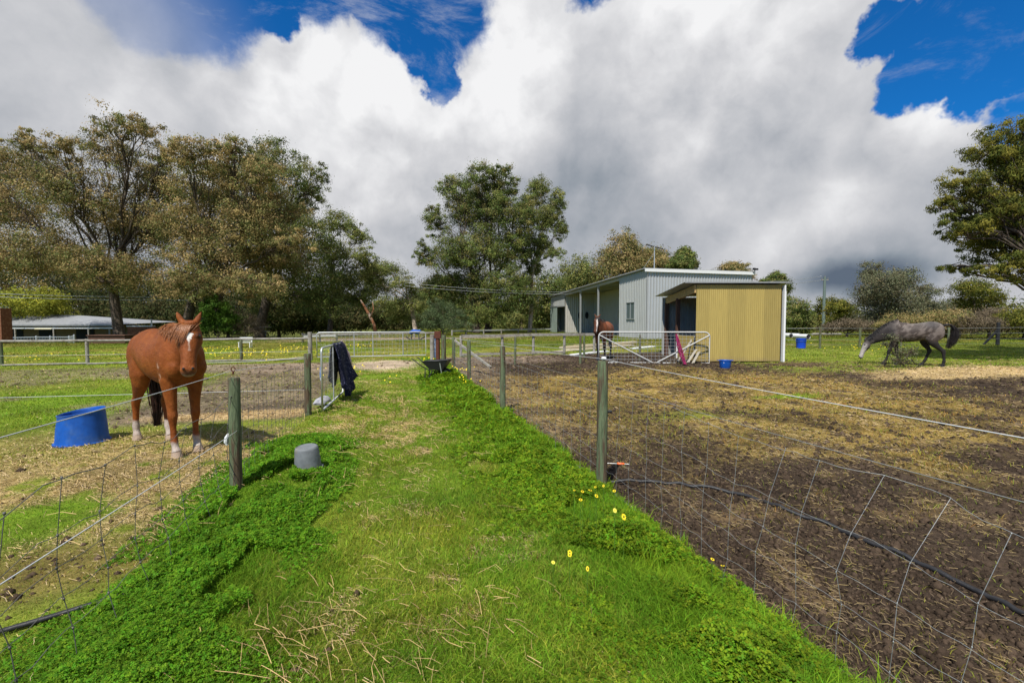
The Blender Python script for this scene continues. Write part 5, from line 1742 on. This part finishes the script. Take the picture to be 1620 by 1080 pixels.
ws = []
for px, top, d in ((478, 527, 31), (530, 527, 31.5), (600, 526, 32), (655, 525, 32.5), (692, 524, 33)): ws.append(farpost(px, 0, top, d, ff, fo6))
for a, b2 in zip(ws[:-1], ws[1:]):
    mb = MB(); mb.bar(a, b2, .05, .12); mb.build('top_rail', M['grey_wood'], ff)
    mb = MB(); mb.bar(a - Vector((0, 0, .45)), b2 - Vector((0, 0, .45)), .03, .05); mb.build('lower_rail', M['grey_wood'], ff)
ff2 = thing('rail_fence', 'far pale rail fence running from the gate posts toward the barn door', 'fence', fo6)
ws = []
for px, top, d in ((715, 522, 36), (737, 521.5, 38), (765, 521, 40), (793, 520.5, 42), (820, 520, 44), (848, 519.5, 46), (876, 519, 48)): ws.append(farpost(px, 0, top, d, ff2, fo6, .07))
for a, b2 in zip(ws[:-1], ws[1:]):
    mb = MB(); mb.bar(a, b2, .05, .13); mb.build('top_rail', M['white_pipe'], ff2)
wp = thing('wire_pen', 'low dark wire pen with pale top rail between the left trees and the lane gate', 'fence', fo6)
ws = []
for px, top, d in ((478, 530, 27), (505, 529, 27.3), (532, 528.5, 27.6)): ws.append(farpost(px, 0, top, d, wp, fo6, .06, 'post'))
mb = MB(); mb.bar(ws[0], ws[-1], .05, .1); mb.build('top_rail', M['white_pipe'], wp)
# house yard mesh fence
hf = thing('mesh_fence', 'grey steel mesh fence in front of the house', 'fence', fo6)
ws = []
for px, top, d in ((12, 532, 30), (56, 531, 30), (78, 531, 30), (108, 531, 30), (116, 529, 29.5)): ws.append(farpost(px, 0, top, d, hf, fo6, .05, 'galv'))
for a, b2 in zip(ws[:-1], ws[1:]):
    mb = MB(); mb.bar(a, b2, .04, .05)
    for k in range(1, 7): mb.bar(a - Vector((0, 0, .16 * k)), b2 - Vector((0, 0, .16 * k)), .012, .012)
    for k in range(1, 9):
        c = a.lerp(b2, k / 9); mb.bar(c, c - Vector((0, 0, 1.05)), .012, .012, (1, 0, 0))
    mb.build('mesh_panel', M['galv'], hf)

# fence behind the grey horse
fo7 = G(1297, 551)
bf_ = thing('wire_fence', 'wire fence on timber posts behind the grazing grey horse', 'fence', fo7)
pts = []
for px, by, top in ((1240, 549, 518), (1297, 551, 517.5), (1360, 549, 518), (1425, 548, 518), (1500, 547, 518), (1640, 548, 516)):
    b_ = G(px, by); t = P(px, top, b_.y).z - b_.z; post(bf_, b_ - fo7, t, .055, 'post'); pts.append(b_ - fo7 + Vector((0, 0, t - .05)))
for dz, r in ((0, .008), (.3, .006), (.6, .006), (.85, .005)): line(bf_, [p - Vector((0, 0, dz)) for p in pts], r, 'wire', 'strand')
fo8 = G(1578, 546)
sp_ = thing('strainer_post', 'black strainer post with diagonal brace at the back of the right paddock', 'post', fo8)
t = P(1578, 510, fo8.y).z - fo8.z
post(sp_, (0, 0, 0), t, .085, 'black_pl')
b_ = G(1556, 545) - fo8
mb = MB(); mb.tube([b_, Vector((-.03, 0, t * .66))], .06, 9); mb.build('brace', M['black_pl'], sp_)


# ------------------------------------------------------------------ gates
def pipe_gate(name, label, a, b2, z0, z1, r=.017, corner=.10, m='galv', bars=(), diag=False, mesh=(.10, .10), mr=.0017, group=None):
    a = Vector(a); b2 = Vector(b2)
    L = (b2 - a).length; ang = math.atan2(b2.y - a.y, b2.x - a.x)
    root = thing(name, label, 'gate', a, ang, group)
    dz = (b2.z - a.z)
    mb = MB()
    c = corner; pts = [Vector((0, 0, z0)), Vector((0, 0, z1 - c))]
    for k in range(1, 5): an = PI / 2 * k / 4; pts.append(Vector((c - c * math.cos(an), 0, z1 - c + c * math.sin(an))))
    for k in range(0, 5): an = PI / 2 * k / 4; pts.append(Vector((L - c + c * math.sin(an), 0, z1 - c + c * math.cos(an))))
    pts += [Vector((L, 0, z1 - c)), Vector((L, 0, z0)), Vector((0, 0, z0))]
    mb.tube(pts, r, 8); mb.build('frame', M[m], root, sharp=None)
    for t in bars:
        mb = MB(); mb.tube([(L * t, 0, z0), (L * t, 0, z1)], r * .8, 7); mb.build('upright', M[m], root)
    if diag:
        for (x0, x1) in ((.02, L * .49), (L - .02, L * .53)):
            mb = MB(); mb.tube([(x0, -.02, z1 - .12), (x1, -.02, z0 + .02)], r * .85, 7); mb.build('diagonal_brace', M[m], root)
    mb = MB()
    n = int(L / mesh[0])
    for i in range(1, n): mb.tube([(L * i / n, .012, z0), (L * i / n, .012, z1)], mr, 4, cap=False)
    k = int((z1 - z0) / mesh[1])
    for i in range(1, k):
        z = z0 + (z1 - z0) * i / k
        mb.tube([(0, .012, z), (L, .012, z)], mr, 4, cap=False)
    mb.build('mesh_infill', M['galv'], root, sharp=None)
    return root


g0 = l3(-1.13, 8.05); g1 = l3(-1.0, 10.0)
pipe_gate('pipe_gate', 'galvanised pipe gate standing open beside the left fence with a rug over it', g0, g1, .07, 1.10, .018, .08, bars=(.5,), mesh=(.12, .13), mr=.002)
mb = MB(); c = l3(-1.16, 8.2); mb.rings([(c + Vector((0, 0, .55)), .02, .02), (c + Vector((0, 0, .66)), .03, .025), (c + Vector((0, 0, .78)), .015, .015)], 8)
tag(mb.build('halter', mat('blue_webbing', (0.10, 0.22, 0.5), .7, .2, color2=(.6, .6, .6), var=.2, vscale=20)), 'blue and white halter hanging on the open pipe gate', 'halter')
ge = G(700, 567)
ga = l3(-2.9, VX); gb = l3(1.38, VX)
pipe_gate('pipe_gate', 'long galvanised mesh gate closing the far end of the lane', ga, gb, .12, 1.10, .022, .12, bars=(.33, .5, .78), mesh=(.15, .15), mr=.0035)
wa = G(947, 573); wb = G(1122, 574)
pipe_gate('white_gate', 'white pipe gate with diagonal braces and square mesh in front of the shelter', wa, wb, .0, 1.17, .028, .18, 'white_pipe', diag=True, mesh=(.14, .12), mr=.0045)

# gate posts at the end of the lane
for (px, by, top, r, m, lab) in ((702, 576, 530, .085, 'post', 'thick grey-green timber gate post at the end of the lane'), (693, 575, 524, .075, 'rust', 'rusty red steel gate post at the end of the lane'),
                                 (684, 573, 529, .08, 'grey_wood', 'pale timber post just left of the rusty gate post')):
    b_ = G(px, by); o = thing('gate_post', lab, 'post', b_)
    post(o, (0, 0, 0), P(px, top, b_.y).z - b_.z, r, m)
    if m == 'rust':
        mb = MB(); mb.box((0, -.03, P(px, top, b_.y).z - b_.z - .12), (.22, .12, .26)); mb.build('cap_block', M['rust'], o)
b_ = G(688, 572)
mb = MB(); R = np.random.default_rng(3)
vs = []; nx, nz = 9, 12
for j in range(nz):
    for i in range(nx):
        a = 2 * PI * i / nx; rr = .11 + .03 * math.sin(3 * a + j * .6) + .015 * R.random()
        vs.append((rr * math.cos(a), rr * .7 * math.sin(a), .15 + .80 * j / (nz - 1)))
mb.add(vs, [(j * nx + i, j * nx + (i + 1) % nx, (j + 1) * nx + (i + 1) % nx, (j + 1) * nx + i) for j in range(nz - 1) for i in range(nx)])
o = mb.build('hanging_rug', mat('faded_blue_cloth', (0.10, 0.15, 0.26), .9, .1, color2=(.3, .34, .4), var=.3, vscale=9)); o.location = b_
tag(o, 'faded blue rug hanging beside the rusty gate post', 'rug')

# ------------------------------------------------------------------ rug thrown over the open gate
dm = mat('navy_patterned_cloth', (0.014, 0.016, 0.040), .85, .15, color2=(0.15, 0.15, 0.21), var=.3, vscale=26, c2lo=.55, c2hi=.68, detail=6)
R = np.random.default_rng(12)
nu, nv_ = 44, 46
D_ = (g1 - g0).normalized(); N_ = Vector((D_.y, -D_.x, 0))
vs = []
for j in range(nv_ + 1):
    s = -1 + 2 * j / nv_                      # -1 left hem, 0 over the top bar, 1 right hem
    for i in range(nu + 1):
        t = i / nu
        al = .95 + (1.10 if s > 0 else .95) * t    # along the gate
        drop = abs(s)
        hang = .98 if s > 0 else .80
        z = 1.125 - hang * drop ** 1.02 * (1 - .10 * math.sin(t * 7 + 1) * drop) * (.86 + .14 * math.sin(t * 3.3))
        z = max(z, .06 + .02 * math.sin(t * 19))
        fold = .055 * math.sin(t * 17 + 2.2 * drop) * drop ** .6 + .028 * math.sin(t * 39 + s * 4) * drop
        out = (.035 + .16 * drop ** 1.4 if s > 0 else .03 + .05 * drop)
        off = math.copysign(out, s) * min(1, drop * 8) + fold * (1 if s > 0 else .35)
        if s > 0 and t > .75: off += .10 * drop * (t - .75) * 4
        al2 = al + (.10 * drop * (t - .5)) + .02 * math.sin(drop * 9 + t * 5)
        p = g0 + D_ * al2 + N_ * off
        vs.append((p.x, p.y, gz(p.x, p.y) + z))
W1 = nu + 1
fs = [(j * W1 + i, j * W1 + i + 1, (j + 1) * W1 + i + 1, (j + 1) * W1 + i) for j in range(nv_) for i in range(nu)]
root = thing('horse_rug', 'dark navy patterned horse rug draped over the end of the open pipe gate', 'rug', g1)
mb = MB(); mb.add([Vector(v) - g1 for v in vs], fs); o = mb.build('cloth', dm, root, sharp=None)
sm = o.modifiers.new('t', 'SOLIDIFY'); sm.thickness = .012
mb = MB()
ed = [Vector(vs[j * W1 + nu]) - g1 + D_ * .012 for j in range(nv_ // 2 - 2, nv_ // 2 + 15)]
mb.tube(ed, [.02] * 8 + [.032, .04, .045, .04, .045, .035, .04, .03, .02], 8); mb.build('pink_binding', mat('pale_pink_fleece', (0.50, 0.36, 0.36), .9, .1, var=.15, vscale=20), root, sharp=None)
c = l3(-1.22, 8.75)
mb = MB(); mb.rings([(c + Vector((0, -.20, .08)), .10, .02), (c + Vector((0, -.08, .12)), .11, .05), (c + Vector((0, .08, .13)), .11, .06), (c + Vector((0, .2, .07)), .08, .02)], 12, lat=(1, 0, 0))
tag(mb.build('striped_cloth', mat('white_grey_cloth', (.33, .33, .35), .9, .1, color2=(.12, .13, .18), var=.1, vscale=9)), 'small white and grey cloth on the ground at the foot of the open gate', 'cloth')

# ------------------------------------------------------------------ tubs and buckets
tb = G(131, 699)
tub = thing('plastic_tub', 'large blue plastic tub standing rim down beside the chestnut horse', 'tub', tb)
mb = MB(); n = 48; prof = [(.325, 0), (.325, .018), (.305, .024), (.298, .05), (.285, .20), (.268, .36), (.262, .415), (.272, .43), (.262, .435), (.252, .42), (.26, .3), (.275, .1), (.28, .02)]
vs = []
for r, z in prof:
    for k in range(n):
        an = 2 * PI * k / n
        zz = z + (.035 * math.cos(an - .6) - .02) * (1 if z > .3 else 0)      # crooked upper edge
        vs.append((r * math.cos(an), r * math.sin(an) * .94, zz))
m_ = len(prof)
mb.add(vs, [(i * n + k, i * n + (k + 1) % n, (i + 1) * n + (k + 1) % n, (i + 1) * n + k) for i in range(m_ - 1) for k in range(n)])
mb.build('shell', M['blue'], tub)
mb = MB(); mb.lathe([(.0, .03), (.278, .03)], 40, sy=.94); mb.build('inner_base', M['blue'], tub)
tub.scale = (.90, .90, .98)

bk = G(488, 745)
bucket = thing('bucket', 'grey rubber bucket upside down on the lane grass by the left post', 'bucket', bk, .3)
bucket.rotation_euler = (.06, -.05, .3)
mb = MB(); mb.lathe([(.132, 0), (.136, .004), (.136, .014), (.126, .018), (.118, .13), (.108, .235), (.102, .25), (.092, .256), (.088, .251), (0, .249)], 40); mb.build('shell', M['grey_pl'], bucket)
for sd in (-1, 1):
    mb = MB(); mb.box((sd * .132, 0, .03), (.018, .05, .04)); mb.build('lug', M['grey_pl'], bucket)

fb = G(1147, 581)
tub = thing('feed_tub', 'small round blue feed tub with handles in front of the yellow wall', 'tub', fb)
mb = MB(); mb.lathe([(.0, .012), (.155, .012), (.16, 0), (.165, .01), (.19, .24), (.205, .25), (.205, .265), (.19, .265), (.18, .25), (.158, .03), (0, .03)], 32); mb.build('shell', M['blue'], tub)
for sd in (-1, 1):
    mb = MB(); mb.tube([(sd * .20, -.06, .25), (sd * .25, -.05, .26), (sd * .25, .05, .26), (sd * .20, .06, .25)], .012, 6); mb.build('handle', M['blue'], tub)
mb = MB(); mb.box((-.10, -.145, .19), (.035, .012, .04)); mb.build('sticker', M['white'], tub)
fb = G(1267, 550.5)
tub = thing('water_drum', 'tall blue plastic drum by the fence right of the shelter', 'drum', fb)
mb = MB(); mb.lathe([(0, .01), (.20, .01), (.21, .0), (.235, .45), (.25, .47), (.25, .50), (.235, .50), (.225, .47), (.2, .05), (0, .04)], 32); mb.build('shell', mat('bright_blue_plastic', (0.01, .07, .62), .4, .4, var=.05), tub)
mb = MB(); mb.tube([(.24 * math.cos(a), .24 * math.sin(a), .36) for a in [k * PI / 12 for k in range(25)]], .012, 5); mb.build('hoop', M['blue'], tub)

# wheelbarrow seen from the side, handles to the left
wb_ = G(690, 598)
bar = thing('wheelbarrow', 'black wheelbarrow parked at the right edge of the lane', 'wheelbarrow', wb_, math.radians(-8))
bar.scale = (.76, .76, .76)
mb = MB()
tp = [(-.42, -.30, .60), (.50, -.30, .66), (.50, .30, .66), (-.42, .30, .60)]; bt = [(-.18, -.2, .33), (.28, -.2, .30), (.28, .2, .30), (-.18, .2, .33)]
ti = [(-.40, -.285, .60), (.48, -.285, .66), (.48, .285, .66), (-.40, .285, .60)]; bi = [(-.17, -.19, .345), (.27, -.19, .315), (.27, .19, .315), (-.17, .19, .345)]
mb.add(tp + bt + ti + bi, [(0, 1, 5, 4), (1, 2, 6, 5), (2, 3, 7, 6), (3, 0, 4, 7), (7, 6, 5, 4), (8, 12, 13, 9), (9, 13, 14, 10), (10, 14, 15, 11), (11, 15, 12, 8), (12, 15, 14, 13), (0, 8, 9, 1), (1, 9, 10, 2), (2, 10, 11, 3), (3, 11, 8, 0)])
mb.build('tray', M['black_pl'], bar, sharp=20)
mb = MB(); mb.tube([Vector(p) for p in tp] + [Vector(tp[0])], .014, 6); mb.build('rim', M['black_pl'], bar, sharp=None)
for sd in (-1, 1):
    mb = MB(); mb.tube([(-.78, sd * .29, .70), (-.45, sd * .26, .45), (-.2, sd * .2, .31), (.35, sd * .07, .2)], .018, 7); mb.build('handle_bar', M['black'], bar, sharp=None)
    mb = MB(); mb.tube([(-.32, sd * .23, .38), (-.33, sd * .24, .01), (-.22, sd * .22, .01), (-.08, sd * .18, .28)], .018, 7); mb.build('leg', M['black'], bar, sharp=None)
    mb = MB(); mb.bar((.26, sd * .19, .18), (.22, sd * .27, .56), .02, .03, (1, 0, 0)); mb.build('stay', M['galv'], bar)
wh = MB(); R_ = .185
wh.tube([(.36 + (R_ - .035) * math.cos(a), 0, R_ + (R_ - .035) * math.sin(a)) for a in [k * PI / 12 for k in range(25)]], .038, 8); w_ = wh.build('wheel', M['black_pl'], bar, sharp=None)
wh = MB(); wh.tube([(.36, -.03, R_), (.36, .03, R_)], .09, 16); wh.build('rim', M['galv'], w_)

# ------------------------------------------------------------------ poly pipes on the ground
def pipe(label, pix, r, m='black_pl', lift=.3):
    pts = [G(px, py) + Vector((0, 0, r * lift)) for px, py in pix]
    out = []
    for i in range(len(pts) - 1):
        p0 = pts[max(0, i - 1)]; p1 = pts[i]; p2 = pts[i + 1]; p3 = pts[min(len(pts) - 1, i + 2)]
        for k in range(10):
            t = k / 10
            q = .5 * ((2 * p1) + (p2 - p0) * t + (2 * p0 - 5 * p1 + 4 * p2 - p3) * t * t + (3 * p1 - p0 - 3 * p2 + p3) * t ** 3)
            q.z = gz(q.x, q.y) + r * lift
            out.append(q)
    out.append(pts[-1])
    mb = MB(); mb.tube(out, r, 9)
    return tag(mb.build('water_pipe', M[m], sharp=None), label, 'pipe')


pipe('long black poly pipe snaking over the dark soil of the right paddock', [(955, 762), (1030, 763), (1105, 770), (1175, 784), (1240, 806), (1310, 830), (1370, 858), (1430, 880), (1500, 915), (1560, 945), (1640, 985), (1720, 1050)], .0165, lift=.7)
pipe('short black poly pipe half buried in the grass at the lower left', [(-60, 1030), (0, 1006), (70, 985), (135, 965), (200, 944)], .014, lift=1.6)

# ------------------------------------------------------------------ things about the shelter and yard
mt = mat('bare_pale_boards', (.46, .42, .34), .85, .1, color2=(.34, .31, .26), var=.2, vscale=6)
for i, (x0, y0, x1, y1, lab) in enumerate(((1072, 572, 1098, 532, 'narrow weathered board leaning behind the white gate'), (1088, 574, 1101, 553, 'wide weathered board leaning against the white gate, left one'), (1096, 574, 1106, 556, 'wide weathered board leaning against the white gate, right one'))):
    a = G(x0, y0); b2 = P(x1, y1, a.y + .18)
    mb = MB(); mb.bar(a + Vector((0, 0, .02)), b2, .03 if i == 0 else .02, .10 if i == 0 else .16, (0, 1, 0))
    tag(mb.build('board', mt), lab, 'board', 'boards leaning at the white gate')
hn0 = P(1070, 530, 16.9); hn1 = G(1084, 578)
R = np.random.default_rng(4); mb = MB()
for k in range(22):
    o0 = Vector((.04 * R.standard_normal(), .03 * R.standard_normal(), 0)); pts = []
    for j in range(7):
        t = j / 6; w = .35 + .9 * math.sin(PI * min(1, t * 1.05 + .05)) + .5 * t
        p = hn0.lerp(hn1, t) + Vector((.055 * w * math.sin(k * 2.4 + j * 1.3), .04 * w * math.cos(k * 1.7 + j), -.10 * math.sin(PI * t) + .03))
        pts.append(p)
    mb.tube(pts, .009, 4, cap=False)
tag(mb.build('hay_net', mat('magenta_rope', (0.22, 0.015, 0.075), .7, .2, var=.2), sharp=None), 'magenta rope hay net hanging from the white gate', 'hay net')

# stacked sawn timber on the grass in front of the barn
gt = 'sawn timber laid on the yard grass'
tm_ = mat('fresh_sawn_timber', (.45, .39, .27), .75, .15, var=.12, vscale=5)
for i, (a, b2, hh, lab) in enumerate((((868, 559), (925, 552), .06, 'long pale timber lying on the yard grass, leftmost'), ((885, 557), (1000, 547), .06, 'long pale timber behind the bay horse, lowest of the pile'), ((888, 554.5), (1005, 545), .10, 'long pale timber on top of the yard pile'),
                                     ((898, 553), (1000, 543.5), .06, 'pale timber at the back of the yard pile'), ((905, 562), (960, 556), .05, 'white board lying in the grass behind the bay horse'), ((1000, 552), (1034, 549), .05, 'short white board near the shelter opening'))):
    p = G(*a); q = G(*b2); mb = MB(); up = Vector((0, 0, hh / 2 + (.1 if i == 2 else 0)))
    mb.bar(p + up, q + up, .32 if i < 4 else .3, hh)
    tag(mb.build('timber', tm_ if i < 4 else M['white']), lab, 'timber', gt)

# concrete pipes and rails right of the shelter
gp_ = 'white pipes lying by the right fence'
for i, (px, py, lab) in enumerate(((1250, 534, 'white pipe lying by the fence, nearest the shelter'), (1264, 534.5, 'white pipe lying behind the blue drum'), (1277, 536, 'white pipe with open end lying right of the blue drum'))):
    c = G(px, py); a = thing('pipe', lab, 'pipe', c, math.radians(-20), gp_)
    mb = MB(); L_ = .9
    mb.tube([(-.0, -.3, .16), (-.5, L_, .16)], .15, 18, cap=False); mb.tube([(-.5, L_, .16), (0, -.3, .16)], .115, 18, cap=False); mb.build('barrel', M['white'], a)
    mb = MB(); mb.tube([(.002, -.295, .16), (-.01, -.27, .16)], .12, 18); mb.build('bore_shade', M['black'], a)  # black plug puts the shade of the hollow pipe into colour
a = G(1285, 531); b2 = G(1330, 530.5)
mb = MB(); mb.tube([a + Vector((0, 0, .12)), b2 + Vector((0, 0, .1))], .10, 8); tag(mb.build('log', M['grey_wood']), 'pale log lying beyond the fence right of the drum', 'log')

# bench, table, tree shelf, swing rope by the left trees
c = P(388, 546, 24); c.z = gz(c.x, c.y)
bn_ = thing('garden_bench', 'white slatted garden bench behind the left rail fence', 'bench', c, math.radians(5))
bn_.scale = (.5, .5, .65)
for k, z in enumerate((.62, .78)):
    mb = MB(); mb.box((0, .25, z), (1.3, .04, .11)); mb.build('back_slat', M['white'], bn_)
mb = MB()
for k in range(4): mb.box((0, -.18 + k * .12, .43), (1.3, .09, .03))
mb.build('seat', M['white'], bn_)
for x in (-.55, .55):
    for yy in (-.2, .25):
        mb = MB(); mb.bar((x, yy, 0), (x, yy, .83 if yy > 0 else .42), .07, .06, (1, 0, 0)); mb.build('leg', M['white'], bn_)
c = P(418, 524, 39); zb = .4
sh = thing('tree_platform', 'two grey boards fixed round the trunk of the dark gum tree', 'platform', (c.x, 39.0, 0))
for i, (w2, py, dx) in enumerate(((1.6, 523.5, -.1), (1.0, 517, .3))):
    mb = MB(); mb.box((dx, -.6, P(418, py, 39).z), (w2, .5, .07)); mb.build('board', M['grey_wood'], sh)
for x in (-.5, .4):
    mb = MB(); mb.bar((x, -.5, .35), (x, -.5, P(418, 524, 39).z - .04), .09, .09, (1, 0, 0)); mb.build('leg', M['grey_wood'], sh)
a = P(395, 505, 34); mb = MB(); mb.tube([P(396, 495, 34), Vector((a.x, 34, .75))], .012, 5); tag(mb.build('rope', M['grey_wood'], sharp=None), 'thin rope hanging from the gum tree above the brown bush', 'rope')
b_ = P(657, 541, 29); b_.z = gz(b_.x, 29)
root = thing('play_rocker', 'small blue and black toy rocker on the sandy yard beyond the gate', 'toy', b_)
mb = MB(); mb.rings([((-.35, 0, .45), .12, .10), ((-.1, 0, .55), .16, .14), ((.2, 0, .5), .15, .14), ((.35, 0, .6), .08, .08)], 12); mb.build('seat', M['blue'], root)
mb = MB(); mb.tube([(-.6, 0, .2), (-.3, 0, .02), (.3, 0, .02), (.7, 0, .25)], .04, 6); mb.tube([(-.2, 0, .45), (-.25, 0, .05)], .03, 6); mb.tube([(.2, 0, .45), (.25, 0, .05)], .03, 6); mb.build('rocker', M['black'], root)
b_ = P(215, 545, 28); b_.z = gz(b_.x, 28)
mb = MB(); mb.box((0, 0, .25), (2.2, .8, .45)); mb.box((0, -.02, .49), (2.3, .9, .05)); o = mb.build('garden_bed', M['dark_post']); o.location = P(178, 545, 27.5); o.location.z = gz(o.location.x, o.location.y)
tag(o, 'low dark red timber garden bed in front of the white car', 'garden bed')

# weeds with small white buds round the gate post, and capeweed flowers
def flowers(name, label, cat, pix, rpx, n, s, m_pet, hmin, hmax, sd, single=False):
    R = np.random.default_rng(sd)
    Vp = MB(); St = MB()
    for i in range(n):
        if single: px, py = pix[i % len(pix)]; c = G(px, py)
        else:
            px, py = pix[int(R.integers(0, len(pix)))]; c0_ = G(px, py); rr = rpx * c0_.y / FOC
            c = Vector((c0_.x + rr * R.standard_normal(), c0_.y + rr * R.standard_normal(), 0)); c.z = gz(c.x, c.y)
        h = hmin + (hmax - hmin) * R.random()
        top = c + Vector((.01 * R.standard_normal(), .01 * R.standard_normal(), h))
        St.tube([c, top], .0015, 4, cap=False)
        tx, ty = .25 * R.standard_normal(), -.35 + .2 * R.standard_normal()
        npet = 10
        for k in range(npet):
            a = 2 * PI * k / npet; a2 = a + .22; a0 = a - .22
            f = lambda an, r_: top + Vector((math.cos(an) * r_, math.sin(an) * r_, (math.cos(an) * tx + math.sin(an) * ty) * r_ + .12 * r_))
            Vp.add([f(a0, s * .25), f(a0, s * .85), f(a, s), f(a2, s * .85), f(a2, s * .25)], [(0, 1, 2, 3, 4)])
    root = thing(name, label, cat, c)
    for mb_, nm, m in ((Vp, 'petals', m_pet), (St, 'stems', M['stem'])):
        mb_.v = [tuple(Vector(v) - c) for v in mb_.v]; mb_.build(nm, m, root, smooth=False)
    return root


M['stem'] = mat('green_stem', (.08, .16, .02), .6, .2)
ypet = mat('yellow_petals', (.78, .60, .02), .6, .2, var=.1); wpet = mat('cream_petals', (.78, .68, .10), .6, .2, var=.1)
near = [((921, 777), 'a'), ((933, 775), 0), ((943, 784), 0), ((941, 770), 0), ((918, 790), 0), ((971, 776), 0), ((972, 807), 0), ((986, 817), 0), ((901, 873), 0), ((901, 877), 0), ((929, 899), 0), ((875, 889), 0), ((1126, 884), 0), ((1142, 894), 0), ((908, 775), 0), ((954, 768), 0)]
labs = ['yellow capeweed flower in the weeds, leftmost of the upper cluster', 'yellow capeweed flower at the centre of the cluster left of the right post', 'yellow capeweed flower close below the cluster near the right post', 'small yellow flower topmost of the cluster left of the right post',
        'yellow capeweed flower lowest of the upper cluster', 'yellow capeweed flower right against the foot of the right post', 'pale yellow flower below the foot of the right post', 'yellow flower furthest down the slope right of the post cluster', 'bright yellow flower in the middle weeds, upper of a touching pair',
        'bright yellow flower in the middle weeds, lower of a touching pair', 'small orange-yellow flower alone right of the middle pair', 'pale yellow flower left of the middle pair', 'yellow capeweed flower at the soil edge, upper of two', 'yellow capeweed flower at the soil edge, lower of two',
        'small yellow bud at the left end of the post cluster', 'small yellow bud right of the cluster top']
for i, ((p, _), lb) in enumerate(zip(near, labs)):
    px, py = p
    dd = G(px, py + (78 if i < 8 or i > 13 else 58))
    hh = P(px, py, dd.y).z - dd.z
    s_ = (.0125 if 'small' not in lb else .0085) * (.85 + .3 * rng.random())
    r = thing('capeweed_flower', lb, 'flower', dd, 0, 'capeweed flowers in the lane weeds')
    mb = MB(); top = Vector((0, 0, max(.04, hh))); tx, ty = .2 * rng.standard_normal(), .60 + .30 * rng.standard_normal()
    for k in range(11):
        a = 2 * PI * k / 11; f = lambda an, r_: top + Vector((math.cos(an) * r_, math.sin(an) * r_, (math.cos(an) * tx + math.sin(an) * ty) * r_))
        mb.add([f(a - .1, s_ * .2), f(a - .24, s_ * .8), f(a, s_ * 1.05), f(a + .24, s_ * .8), f(a + .1, s_ * .2)], [(0, 1, 2, 3, 4)])
    mb.build('petals', ypet if 'pale' not in lb else wpet, r, smooth=False)
    mb = MB(); mb.rings([(top + Vector((0, .0, -.002)), s_ * .3, s_ * .3), (top + Vector((0, -.003, .004)), s_ * .28, s_ * .28), (top + Vector((0, -.004, .006)), s_ * .1, s_ * .1)], 8, lat=(1, 0, 0)); mb.build('flower_centre', M['black'] if 'pale' not in lb else ypet, r)
    mb = MB(); mb.tube([(0, 0, 0), top], .0016, 4); mb.build('stem', M['stem'], r)
# far drifts of yellow flowers: too many to count
R = np.random.default_rng(9)
drifts = [(430, 562, 60, 1.6, 170), (300, 565, 60, 1.2, 110), (545, 590, 25, .6, 60), (730, 592, 14, .3, 45), (740, 610, 10, .25, 30), (620, 605, 20, .5, 12), (70, 570, 50, .6, 30), (560, 552, 20, 1, 50), (1380, 556, 60, 1.2, 60), (680, 574, 12, .3, 25), (350, 558, 60, 1, 70)]
Vs = []; 
for px, py, rx_, sy_, n in drifts:
    n = int(n * .35)
    c = G(px, py); sx_ = rx_ * c.y / FOC
    for i in range(n):
        x = c.x + sx_ * .7 * R.standard_normal(); y = c.y + sy_ * R.standard_normal()
        h = .10 + .12 * R.random(); z = gz(x, y) + h; s = .010 + .0008 * c.y
        n_ = 6; vv = [(x + s * math.cos(2 * PI * k / n_), y + s * math.sin(2 * PI * k / n_), z - s * .5 * math.sin(2 * PI * k / n_) * -1) for k in range(n_)]
        Vs.append(vv)
mb = MB()
for vv in Vs: mb.add(vv, [tuple(range(6))])
tag(mb.build('yellow_flower_drift', ypet, smooth=False), 'drifts of small yellow flowers scattered through the yard and lane grass', 'flowers', kind='stuff')
